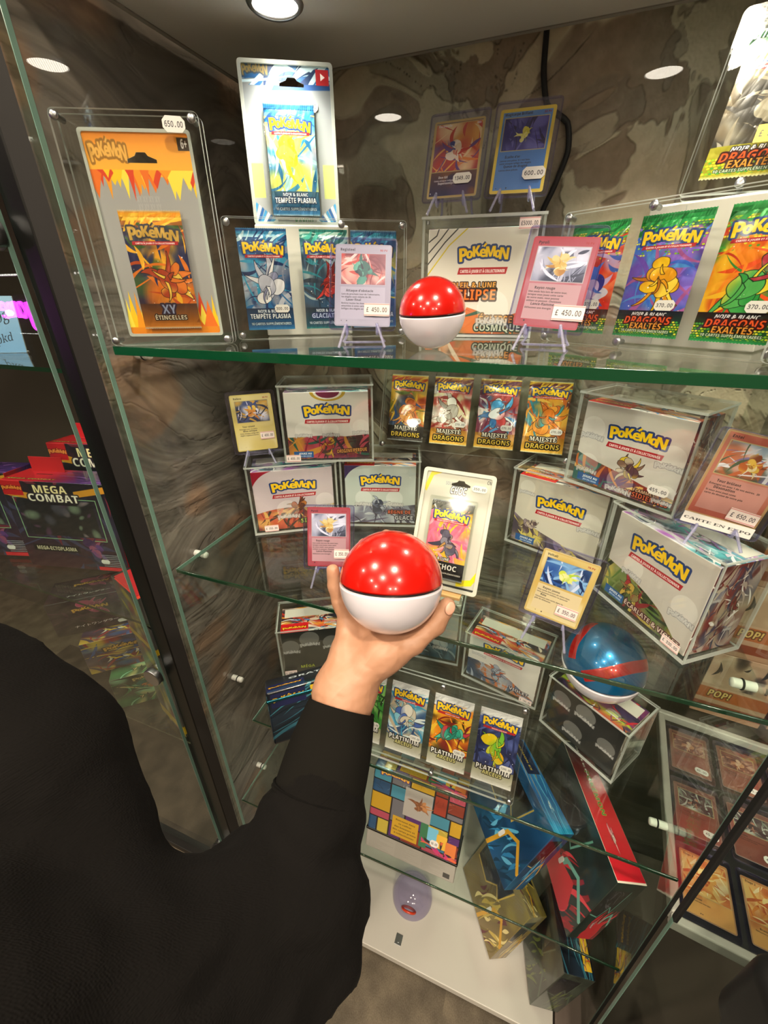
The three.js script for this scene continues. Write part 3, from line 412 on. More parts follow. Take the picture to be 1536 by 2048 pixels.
const pk = {
  xy: packPrint({ seed: 3, bg: ['#e8841c', '#1c2452', '#2a2348', '#3a2014'], cols: ['#e2761c', '#f2b32c', '#1e2a5c', '#3a5a2a', '#b8481a'], main: ['#f0c850', '#e27a28', '#a83c1c'], mx: 0.58, my: 0.56, ms: 0.46, edge: '#3a1c10', head: ['#f29a20', '#f6c23a'], foot: ['#4a2a1c', '#c8761c'], ledge: '#3a3a44', lfill: '#caa24a', title: [{ t: 'XY', y: 0.82, s: 0.2, f: '#8c98b8', k: '#2a1c34' }, { t: 'ÉTINCELLES', y: 0.895, s: 0.1, f: '#d8cfb8', k: '#2a1a10' }] }),
  plasma: packPrint({ seed: 11, bg: BLUEBG, cols: ['#1f6fae', '#bfc6d6', '#0c2f66', '#8a94ae', '#2fa0cc'], main: ['#e8eaf4', '#c3c7da', '#8a8fb4', '#f6f6fa'], my: 0.53, ms: 0.44, edge: '#26304a', head: ['#0e3a74', '#2f8fc4', '#bfe4f4'], foot: ['#123052', '#1668a4'], crimp: '#3a8ac0', title: T1 }),
  glacier: packPrint({ seed: 17, bg: ['#0e6a78', '#1d6d92', '#3a4a5c', '#16304a'], cols: ['#1a7f92', '#2f5678', '#9fb4bc', '#22364a'], main: ['#d0362c', '#e2644a', '#8a1a18'], mx: 0.56, my: 0.5, ms: 0.36, edge: '#2a1414', head: ['#0a6a66', '#35b0a4', '#c2ece4'], foot: ['#1a2c40', '#14586c'], crimp: '#2a9a90', title: [{ t: 'NOIR & BLANC', y: 0.80, s: 0.075, f: '#e8f4ff', k: '#1a2c4c' }, { t: 'GLACIATION', y: 0.855, s: 0.12, f: '#c8d8f6', k: '#1c2c66' }, T1[2]] }),
  plasma2: packPrint({ seed: 23, bg: BLUEBG, cols: ['#1f7fb0', '#d8c84a', '#0f4a80', '#6ab0d0'], main: ['#f0d860', '#58a0d0', '#e8e8c0'], head: ['#0e4a84', '#2f9fc4'], foot: ['#1a4a78', '#1668a4'], title: T1 }),
  hanging: packPrint({ seed: 29, bg: ['#1a4f80', '#c8b8c0', '#4a90b8', '#1c4a78'], cols: ['#3a90b8', '#e0d85a', '#a8d8d8', '#246a98'], main: ['#fff03a', '#ffe11c', '#f6e84a'], mx: 0.4, my: 0.45, ms: 0.4, petals: 16, head: ['#12487c', '#1f6ea4'], foot: ['#305a70', '#1a6aa0'], title: T1 }),
  green1: packPrint({ seed: 31, bg: ['#1f8a3a', '#d83a20', '#c82c1c', '#1f3a2a'], cols: ['#d8321e', '#f07a4a', '#3a5ab0', '#b8a0c8', '#701a1a'], main: ['#4a70c8', '#c8b0d8', '#e0e0f0', '#3a3a90'], mx: 0.6, my: 0.58, ms: 0.4, scales: SC, head: ['#0f6a30', '#1f9a48'], foot: ['#14201a', '#1f6a34'], crimp: '#35a860', title: T3 }),
  green2: packPrint({ seed: 37, bg: ['#1f8a3a', '#4a2a7c', '#5a4ab0', '#2a5ab8', '#1a2038'], cols: ['#6a4ab8', '#3a6ad0', '#8a6ad8', '#a85a9a', '#4a90d8'], main: ['#f6c81c', '#e8a012', '#ffe04a', '#c87a10'], mx: 0.55, my: 0.5, ms: 0.44, edge: '#4a3208', dots: ['#ffe8c8', '#ffffff'], scales: SC, head: ['#0f6a30', '#1f9a48'], foot: ['#1a1c2a', '#1f6a34'], crimp: '#35a860', title: T3 }),
  green3: packPrint({ seed: 41, bg: ['#2f9a3a', '#f0701c', '#e8901c', '#e8a81c', '#2a1a10'], cols: ['#f08a1c', '#e8541c', '#f6c02a', '#2f8a3a', '#c83a1c'], main: ['#2f9a44', '#56b45a', '#f0d83a', '#b83a4a'], mx: 0.5, my: 0.56, ms: 0.5, edge: '#143a1c', scales: SC, head: ['#2f9a48', '#1f7a38'], foot: ['#201410', '#1f7a3a'], crimp: '#35a860', title: T3 }),
  green4: packPrint({ seed: 43, bg: ['#0c3a1e', '#24241f', '#4a4438', '#2a2620', '#8a8020'], cols: ['#7a7260', '#1a1814', '#5a4e3a', '#8a8474', '#2e2a24'], main: ['#96907e', '#6a604c', '#241f1a', '#807864'], mx: 0.6, my: 0.46, ms: 0.46, scales: SC, head: ['#0a3a1c', '#164c2a'], foot: ['#8a841c', '#a89e24'], crimp: '#e8e4c8', title: T3 }),
};
const tDrag = [{ t: 'MAJESTÉ', y: 0.80, s: 0.14, f: '#f4f0e0', k: '#1a1410', font: 'serif' }, { t: 'DES', y: 0.845, s: 0.05, f: '#f4f0e0', k: '#1a1410' }, { t: 'DRAGONS', y: 0.90, s: 0.17, f: '#e8c84a', k: '#1a1008', lw: 0.35 }];
const dragCols = [[['#e8c01c', '#b8482a', '#8a5a2a', '#1a1410'], ['#e27a2c', '#c85a24', '#2a4a7c', '#e8b83a', '#5a6a2a'], ['#e88a3c', '#c8602a', '#f0a850']], [['#d8b01c', '#6a2a24', '#8a4a3a', '#e0c060'], ['#b8403a', '#d8d4cc', '#8a2a24', '#e0d8b0'], ['#eceae4', '#b8b4ac', '#8a8680', '#f6f4f0']], [['#c8a01c', '#5a2440', '#8a2a2c', '#d8883a'], ['#a83a3a', '#4a90c8', '#7a2a4a', '#e8e4e0'], ['#4aa0d8', '#e8eef4', '#c03a3c', '#2a70b0']], [['#e8c01c', '#5a1c24', '#c8701c', '#d8a83a'], ['#e8a02c', '#c8661c', '#3a8a9a', '#f0c050'], ['#f0a43c', '#e8842a', '#48a0a8', '#d8701c']]].map((a, i) => packPrint({ seed: 60 + i * 5, bg: a[0], cols: a[1], main: a[2], my: 0.5, ms: 0.46, edge: '#4a2a14', head: ['#d8b020', a[0][1]], foot: i ? ['#a8701c', '#e8b83a'] : ['#1a1612', '#2a241c'], title: tDrag, ly: 0.14, by: 0.225 }));
const tPlat = [{ t: 'PLATINUM', y: 0.79, s: 0.165, f: '#f6f6f6', k: '#15151a' }, { t: 'ARCEUS', y: 0.85, s: 0.13, f: '#d8d490', k: '#3a3a20' }];
const platCols = [[['#dfe3e4', '#2a6a34', '#3a8a3c', '#d8dcd4'], ['#3a9a3c', '#1f5a2a', '#8ac86a', '#14381c'], ['#4ab04a', '#2a7a30', '#a8d890']], [['#dfe3e6', '#6ab8d8', '#a8dcec', '#c8d4d8'], ['#3a9ac8', '#e0eef4', '#2a4a7a', '#c8b8a0'], ['#4a6ab8', '#d8d0c0', '#8ac8e0', '#e8e4dc']], [['#dfe0de', '#e8801c', '#8a2a1c', '#c8c0a0'], ['#f0901c', '#7a1c1c', '#f6c83a', '#3a2a12'], ['#2fb09a', '#1f8a7a', '#5ac8b0', '#c83a4a']], [['#dfe1e4', '#2a3a70', '#2a3260', '#c8c8b8'], ['#26356a', '#3a4a8a', '#1a2450', '#5a6ab0'], ['#f0d41c', '#7ac83a', '#e8b81c', '#c8e04a']]].map((a, i) => packPrint({ seed: 90 + i * 7, bg: a[0], cols: a[1], main: a[2], my: 0.5, ms: 0.44, edge: '#2a2418', head: ['#c8ccd0', '#e8ebee'], foot: ['#8a8a6a', '#e4e6e4'], crimp: '#f0f2f4', title: tPlat, banner: 'TRADING CARD GAME', ly: 0.15, by: 0.24 }));
const pkChoc = packPrint({ seed: 131, bg: ['#2a2a24', '#e8b83a', '#e880a0', '#e8a0b0', '#1e2024'], cols: ['#e87aa0', '#f0a8b8', '#f0c040', '#d86a90'], main: ['#5a5a70', '#8a8a9c', '#c89a5a', '#46465c'], mx: 0.5, my: 0.52, ms: 0.4, edge: '#2a2630', head: ['#2a2c2a', '#4a4c44'], foot: ['#2a2c30', '#16181a'], title: [{ t: 'SOLEIL & LUNE', x: 0.34, y: 0.74, s: 0.08, f: '#f4f4f0', k: '#222' }, { t: 'CHOC', x: 0.6, y: 0.84, s: 0.17, f: '#f4f4f0', k: '#1a1a1a' }, { t: 'CARTES SUPPLÉMENTAIRES', x: 0.62, y: 0.92, s: 0.05, f: '#e8e8e0', k: '#1a1a1a' }] });

// left: the framed orange blister card
const cellFlame = miscPrint((c, w, h) => { grad(c, 0, 0, w, h, ['#9d9ea0', '#a4a5a6', '#979797']); for (let i = 0; i < 22; i++) text(c, 'XY XY XY XY', w * 0.5, h * (0.3 + i * 0.033), 20, '#adadb0', { max: w }); grad(c, 0, 0, w, h * 0.2, ['#f08a1c', '#f4a838', '#f0b83a']); const fl = (y0, d, s) => { const r = rng(s); for (let i = 0; i < 40; i++) { const x = r() * w, b = w * (0.03 + r() * 0.06), L = h * (0.03 + r() * 0.11) * d; c.fillStyle = ['#f6c81c', '#f09a1c', '#d8401c', '#f8e04a', '#e8701c'][i % 5]; c.beginPath(); c.moveTo(x - b, y0); c.quadraticCurveTo(x - b * 0.4, y0 + L * 0.4, x, y0 + L); c.quadraticCurveTo(x + b * 0.6, y0 + L * 0.3, x + b, y0); c.fill(); } }; fl(h * 0.17, 1, 5); grad(c, 0, h * 0.93, w, h * 0.07, ['#e8901c', '#d87a14']); fl(h * 0.95, -1.6, 9); logo(c, w * 0.22, h * 0.09, w * 0.32, { edge: '#9a6a20', fill: '#e8b050' }); c.fillStyle = '#3a2a1c'; c.fillRect(w * 0.87, h * 0.03, w * 0.13, h * 0.055); text(c, '6+', w * 0.93, h * 0.058, 28, '#fff'); });
const fxy = place(makeFrame(0.143, 0.219, 'tall clear screwed frame around the orange flame blister card, leftmost on the top shelf', corners(0.143, 0.219), 0.012), -0.442, Y1 + 0.0006, -0.436, 26.5, 0.3);
addSticker(fxy, '650.00', 'tag', 0.047, 0.208, 0.0104, 0.022, -2, 0.013);
{ const b = thing('blister_card', 'orange and grey blister card with flames printed along its top and bottom', 'blister pack'); part('backing_card', slab(0.110, 0.196, 0.0009, 0.003, cellFlame, euroHole(0.002, 0.172, 0.03)), [M.misc, M.greyCard], b); const s = rrect(0.112, 0.198, 0.004, -0.056, -0.001); s.holes.push(rrect(0.106, 0.192, 0.003, -0.053, 0.002)); part('film_rim', new THREE.ExtrudeGeometry(s, { depth: 0.0016, bevelEnabled: false }).translate(0, 0, 0.0001), M.edge, b); within(b, fxy, 0.002, 0.0105, -0.004);
  const p = makePack(pk.xy, 0.066, 0.120, 'orange and dark blue booster pack sealed on the flame blister card', null); within(p, fxy, 0.001, 0.018, 0.0006); p.scale.set(1, 1, 0.8); }
// left centre: frame with three blue packs, a carton behind it and the tall blue blister card on the carton
const fc = place(makeFrame(0.231, 0.138, 'wide clear screwed frame with three blue packs, below the hanging blue blister card', [...corners(0.231, 0.138), [0.03, 0.132], [0.03, 0.006]]), -0.304, Y1 + 0.0006, -0.568, 33.1, 0.5);
{ const L = [['plasma', -0.070, 'blue booster pack with a white and lilac picture, leftmost in the frame of three', '300.00', 0.016], ['glacier', 0.007, 'teal booster pack with a red picture, middle of the frame of three', null, 0], ['plasma2', 0.0725, 'blue booster pack half hidden behind the silver grey card', '300.00', -0.012]];
  for (const [k, x, lab, pr, sx] of L) within(makePack(pk[k], 0.061, 0.116, lab, pr, sx, 0.026), fc, x, 0.0115, 0); }
const cellBlue = miscPrint((c, w, h) => { grad(c, 0, 0, w, h, ['#7f8890', '#8a9296', '#989fa2', '#a0a7aa']); grad(c, 0, 0, w, h * 0.1, ['#0f3c70', '#2a78b0', '#16487c']); streaks(c, 0, 0, w, h * 0.14, ['#bfe0f0', '#1a5a98', '#0c2f5c'], 24, 4, 0.8, 0.05, -0.35); c.fillStyle = '#1c4a86'; c.beginPath(); c.moveTo(w * 0.36, h * 0.135); c.lineTo(w, h * 0.115); c.lineTo(w, h * 0.15); c.lineTo(w * 0.33, h * 0.165); c.fill(); for (const [x0, d] of [[0, 1], [w, -1]]) for (let i = 0; i < 9; i++) { c.strokeStyle = ['#1a5a9c', '#3a90c4', '#e0eef6'][i % 3]; c.lineWidth = 13; c.beginPath(); c.moveTo(x0 + d * i * 16 - d * 30, h); c.lineTo(x0 + d * (i * 16 + 40) - d * 30, h * (0.84 + i * 0.016)); c.stroke(); } c.fillStyle = '#cfdf4a'; c.globalAlpha = 0.55; for (const x of [0, w * 0.84]) c.fillRect(x, h * 0.6, w * 0.16, h * 0.22); c.globalAlpha = 1; c.fillStyle = '#b8202c'; c.fillRect(w * 0.82, h * 0.035, w * 0.14, h * 0.09); c.fillStyle = '#fff'; c.beginPath(); c.moveTo(w * 0.87, h * 0.055); c.lineTo(w * 0.92, h * 0.078); c.lineTo(w * 0.87, h * 0.1); c.fill(); logo(c, w * 0.17, h * 0.045, w * 0.26, { edge: '#3a4a5c', fill: '#8a7a4a' }); text(c, 'KAYOU', w * 0.58, h * 0.978, 34, '#2f7a4a', {}); });
{ const b = place(thing('blister_card', 'tall grey blister card with blue stripes, standing behind the frame of three packs', 'blister pack'), -0.352, Y1 + 0.1385, -0.603, 28.7, 5.7);
  part('backing_card', slab(0.112, 0.167, 0.0009, 0.004, cellBlue, euroHole(0.006, 0.147, 0.03)), [M.misc, M.greyCard], b); const s = rrect(0.114, 0.169, 0.005, -0.057, -0.001); s.holes.push(rrect(0.106, 0.161, 0.003, -0.053, 0.003)); part('film_rim', new THREE.ExtrudeGeometry(s, { depth: 0.002, bevelEnabled: false }).translate(0, 0, 0.0001), M.edge, b);
  part('film_window', rbox(0.068, 0.128, 0.009, 0.003, 0, 0.069, 0.0052), M.film, b); addSticker(b, '599.00', 'tag', 0.026, 0.126, 0.0006, 0.021, -3, 0.012);
  const p = makePack(pk.hanging, 0.062, 0.118, 'blue booster pack with a bright yellow picture, sealed on the tall blue blister card', null); within(p, b, 0, 0.009, 0.0042);
  const ct = place(thing('white_carton', 'white carton behind the frame of three blue packs', 'carton'), -0.347, Y1 + 0.0006, -0.605, 30); part('body', rbox(0.125, 0.136, 0.05, 0.0015, 0, 0.0685, -0.018), M.carton, ct); part('flap', rbox(0.123, 0.001, 0.03, 0.0004, 0, 0.1372, -0.012), M.greyCard, ct); }
// the white box between the two frames
const cE = frontPrint({ seed: 5, bg: ['#d9d4ca', '#d8d2c6', '#cfcabf'], chevron: true, artY: 0.86, hump: 0.16, artL: 0.66, artR: 0.74, art: ['#c8663a', '#8a4a34', '#5a6a4a'], cols: ['#d8763a', '#2f5a4a', '#e8d8c0', '#3a3a44', '#c84a2a'], lx: 0.53, ly: 0.22, lw: 0.44, badge: false, title: [{ t: 'SOLEIL & LUNE', x: 0.44, y: 0.52, s: 0.075, f: '#e8a84a', k: '#3a2a20' }, { t: 'ÉCLIPSE', x: 0.45, y: 0.61, s: 0.14, f: '#e87a2c', k: '#241a18' }, { t: 'ÉCLIPSE', x: 0.7, y: 0.85, s: 0.1, f: '#e89a3a', k: '#4a3018' }, { t: 'COSMIQUE', x: 0.72, y: 0.93, s: 0.1, f: '#c8d0c0', k: '#2a3a34' }], seals: [[0.66, 0.74, 0.15]] });
const tops = [topPrint(3, ['#e8d8c8', '#d03a2c', '#2a2a3c', '#e8a03a', '#5a90c8'], true), topPrint(9, ['#e8e4e8', '#b86ac8', '#5ab8c0', '#3a4a5c', '#d8d0e0']), topPrint(15, ['#3a2a5a', '#7a3a6a', '#2a2438', '#a8c83a', '#c82a3c'])], sides = [topPrint(21, ['#8a3434', '#4a4a6a', '#b8a890', '#6a2a2c', '#c8b8b0']), topPrint(27, ['#cfc8bc', '#8a8478', '#b8b0a4', '#5a544c'])];
makeBoxInCase(cE, tops[1], sides[1], 0.150, 0.140, 0.085, -0.107, Y1 + 0.0006, -0.630, 6.6, 'white booster box lettered in orange on the top shelf', '£5000.00', 'pink', 0.056, 0.129);
// two cards above it
const cMoon = cardPrint({ seed: 3, border: '#c8b06a', bg: ['#5a4a6a', '#8a5a3a', '#3a3a5a'], full: true, art: ['#c87a3c', '#e8a84a', '#7a3a4a'], cols: ['#e88a3a', '#c84a3a', '#f0d8a0', '#6a4a8a', '#f0b85a'], main: ['#f6ead0', '#e8d8b0', '#c83a2c', '#3a4a8a'], ms: 0.3, name: 'Escouade', hp: '280', ink: '#f4f0e8', hpInk: '#fff', lines: ['*Duo GX', 'Cette attaque inflige des dégâts.', '*Supersonique GX'] });
const cBlue = cardPrint({ seed: 8, border: '#ead04a', m: 0.06, bg: ['#6a9cd0', '#4a84c0', '#5a90c8'], art: ['#2a2a5c', '#3a3a7a', '#2a3a6a'], cols: ['#3a3a80', '#4a4a9a', '#6a6ab0', '#2a2450'], main: ['#e8e04a', '#d8d03a', '#f0ec8a'], ms: 0.3, name: 'Magicarpe Brillant', hp: '30 PV', lines: ['*Écaille d\'or', 'Lancez une pièce. Si c\'est face,', 'cette attaque inflige des dégâts', '*Queue de dragon', 'Lancez deux pièces.'] });
const cPyro = cardPrint({ seed: 14, border: '#a8343a', m: 0.03, bg: ['#a43e44', '#b87478', '#a64c50'], art: ['#c8ccd4', '#8a92a0', '#2a3040'], cols: ['#dfe3e8', '#9aa2b0', '#3a4250', '#c0c4cc'], main: ['#e0cf8a', '#d0b25a', '#efe3ae', '#b8863a'], ms: 0.42, rim: '#b8b0a8', panel: '#bf9894', name: 'Pyroli', hp: '70 PV', lines: ['*Rayon rouge', 'Une seule fois lors de votre tour,', 'lorsque vous jouez cette carte', 'de votre main, vous pouvez', 'utiliser ce pouvoir. Choisissez', '*Lance-flamme', 'Défaussez une énergie.'] });
const cGrey = cardPrint({ seed: 20, border: '#9c9aa2', m: 0.03, bg: ['#a5a3ab', '#9d9ba4', '#a9a7af'], art: ['#b8463c', '#d88a70', '#8a3a3c'], cols: ['#e8b8a0', '#c84a3c', '#f0d0c0', '#7a2a30'], main: ['#4a9a80', '#2f6a5a', '#2a2a34', '#6ab89a'], ms: 0.5, rim: '#a8a6ac', panel: '#b0adb6', name: 'Registeel', hp: '90 PV', lines: ["*Attaque d'obstacle", "Lors du prochain tour de l'adversaire,", 'les dégâts sont réduits de 20.', '*Laser final', 'Retirez toutes les énergies', 'attachées à cette carte.', 'Infligez des dégâts au choix.'] });
const cGold = cardPrint({ seed: 26, border: '#e2d06a', m: 0.03, bg: ['#e8d88a', '#dcc86a', '#ece2a4'], art: ['#3a4a6a', '#8a90a8', '#2a3450'], cols: ['#e8e8f0', '#3a4a7a', '#d8a83a', '#1e2840'], main: ['#f0c84a', '#d88a2c', '#e8e8f0', '#2a2420'], ms: 0.42, name: 'Raikou', hp: '80 PV', lines: ['*Tour rotatif', 'Échangez avec un autre.', '*Mine antique', 'Cette attaque inflige des', 'dégâts supplémentaires.'] });
const cExpo = cardPrint({ seed: 32, border: '#c8a46a', m: 0.04, bg: ['#c06a50', '#cc8468', '#b85e46'], art: ['#8aa0a8', '#c8d0c8', '#3a4a3a'], cols: ['#d8d8d0', '#5a6a4a', '#8a7aa0', '#c86a3a', '#f0f0e8'], main: ['#c86a2c', '#e8c04a', '#8a4a24', '#f0e0a0'], ms: 0.36, panel: '#cf9580', name: 'Entei', hp: '80 PV', lines: ['*Tour brûlant', 'Échangez un avec 1 de vos autres.  20', '*Désonation', 'Si vous avez joué cette', 'carte du dessus de votre pile'] });
const cVolt = cardPrint({ seed: 38, border: '#d8c06a', m: 0.04, bg: ['#e0cc7a', '#d8b85a', '#e8dc9a'], art: ['#1a3a70', '#4a80b8', '#122a54'], cols: ['#2a5a9c', '#8ac0e0', '#14305c', '#d8eaf4'], main: ['#d8ec4a', '#f0f4a0', '#b8d83a', '#e8f07a'], ms: 0.42, panel: '#e6d8a0', name: 'Voltali', hp: '70 PV', lines: ['*Rayon jaune', 'Une seule fois lors de votre tour,', 'vous pouvez utiliser ce pouvoir', '*Râle', "Choisissez une carte dans la", 'pile de défausse.'] });
cardOnStand(cMoon, 'orange and purple card priced 1349, above the white box', -0.152, Y1 + 0.1411, -0.641, 0, 20, 0, 0.075, 0.101, '1349.00', 'tag', { hh: 0.0155, sx: 0.012, sy: 0.025, sw: 0.023 });
cardOnStand(cBlue, 'yellow edged blue card priced 600, above the white box', -0.074, Y1 + 0.1411, -0.646, -0.5, 16, -1.5, 0.075, 0.1, '600.00', 'tag', { hh: 0.0155, sx: 0.018, sy: 0.024, sw: 0.026, sh: 0.013 });
cardOnStand(cGrey, 'silver grey card before the three blue packs', -0.205, Y1 + 0.0006, -0.472, 20.6, 22, -2, 0.074, 0.098, '£ 450.00', 'pink', { hh: 0.017, sx: 0.016, sy: 0.022, sw: 0.028, sh: 0.0135 });
cardOnStand(cPyro, 'red bordered card right of the small red ball', -0.014, Y1 + 0.0006, -0.500, -4, 23, -4, 0.076, 0.104, '£ 450.00', 'pink', { hh: 0.017, sx: 0.02, sy: 0.02, sw: 0.03, sh: 0.015, sr: 1 });
// the small ball: two glossy shells that meet in a narrow groove
function ball(name, label, r, mats, x, y, z, tilt, stripes) {
  const t = thing(name, label, 'toy ball'); t.position.set(x, y, z); t.rotation.set(R(tilt[0]), R(tilt[1]), R(tilt[2]), 'YXZ'); const g = 0.05, n = 40, prof = (a0, a1, close) => { const p = []; for (let i = 0; i <= n; i++) { const a = mix(a0, a1, i / n); p.push(new THREE.Vector2(Math.max(0, r * Math.cos(a)), r * Math.sin(a))); } return close ? [new THREE.Vector2(r * 0.9, r * Math.sin(a0)), ...p] : [...p, new THREE.Vector2(r * 0.9, r * Math.sin(a1))]; };
  part('upper_shell', new THREE.LatheGeometry(prof(g * 0.6, Math.PI / 2, true), 72), mats[0], t); part('lower_shell', new THREE.LatheGeometry(prof(-Math.PI / 2, -g * 0.4, false), 72), mats[1], t);
  part('seam', new THREE.CylinderGeometry(r * 0.955, r * 0.955, r * g * 1.4, 64, 1, true), mats[2], t);
  for (const [ry, rx, a0, a1, wd] of stripes || []) { const p = []; for (let i = -6; i <= 6; i++) { const q = i / 6 * wd; p.push(new THREE.Vector2(r * 1.004 * Math.cos(q), r * 1.004 * Math.sin(q))); } p.unshift(new THREE.Vector2(r * 0.985 * Math.cos(wd), r * 0.985 * Math.sin(-wd))); p.push(new THREE.Vector2(r * 0.985 * Math.cos(wd), r * 0.985 * Math.sin(wd))); const st = part('stripe', new THREE.LatheGeometry(p, 48, a0, a1 - a0), mats[3], t); st.rotation.set(0, R(ry), R(rx), 'YXZ'); }
  return t;
}
const gloss = (name, c, o = {}) => P({ name, color: c, roughness: 0.22, clearcoat: 1, clearcoatRoughness: 0.06, ...o });
const red = gloss('glossy_red', 0xc4140a), white = gloss('glossy_white', 0xd6d0da, { roughness: 0.3 }), seam = S({ name: 'dark_seam', color: 0x1c1a1c, roughness: 0.4 }), blue = gloss('metallic_blue', 0x0f70ac, { metalness: 0.6, roughness: 0.3 }), redMetal = gloss('metallic_red', 0xb31a1c, { metalness: 0.3, roughness: 0.3 });
ball('two_tone_ball', 'small glossy red and white plain ball at the front of the top shelf', 0.0352, [red, white, seam], -0.128, Y1 + 0.0358, -0.484, [4, 0, 2]);
// right: frame of three green packs, white carton behind it with one more frame on top
const fh = place(makeFrame(0.238, 0.134, 'wide clear screwed frame with three green topped packs at the right of the top shelf', [...corners(0.238, 0.134), [-0.02, 0.128], [-0.02, 0.006]]), 0.083, Y1 + 0.0006, -0.543, -35, 5.2);
for (const [k, x, lab, pr, sx] of [['green1', -0.076, 'green topped red booster pack half hidden behind the red bordered card', '370.00', 0.012], ['green2', 0.001, 'green topped purple booster pack with a golden picture, middle of the frame', '370.00', 0.014], ['green3', 0.078, 'green topped orange booster pack with a green picture, rightmost of the frame', '370.00', 0.014]]) within(makePack(pk[k], 0.065, 0.110, lab, pr, sx, 0.03), fh, x, 0.012, 0);
{ const ct = place(thing('white_carton', 'white carton with folded flaps behind the frame of green topped packs', 'carton'), 0.137, Y1 + 0.0006, -0.590, -30); part('body', rbox(0.13, 0.133, 0.06, 0.0015, 0, 0.0668, -0.012), M.carton, ct); part('flap', rbox(0.128, 0.001, 0.035, 0.0004, 0, 0.1340, -0.004), M.greyCard, ct); part('fold_line', box(0.0006, 0.13, 0.0004, -0.03, 0.066, 0.0182), M.greyCard, ct);
  const f = place(makeFrame(0.098, 0.150, 'tilted clear frame with one large pack, at the top right above the green topped packs', [[0, 0.007], [0, 0.143]]), 0.140, Y1 + 0.1355, -0.583, -20, 17, -3); within(makePack(pk.green4, 0.074, 0.119, 'green and silver booster pack with a pale bone coloured picture, tilted at the top right', null), f, 0, 0.0155, 0); addSticker(f, '£ 370.00', 'yellow', 0.012, 0.046, 0.008, 0.03, 0, 0.014); }
place(makeFrame(0.075, 0.052, 'small empty clear frame with steel screws at the right end of the top shelf', corners(0.075, 0.052, 0.008), 0.006), 0.196, Y1 + 0.0006, -0.442, -42, 4);

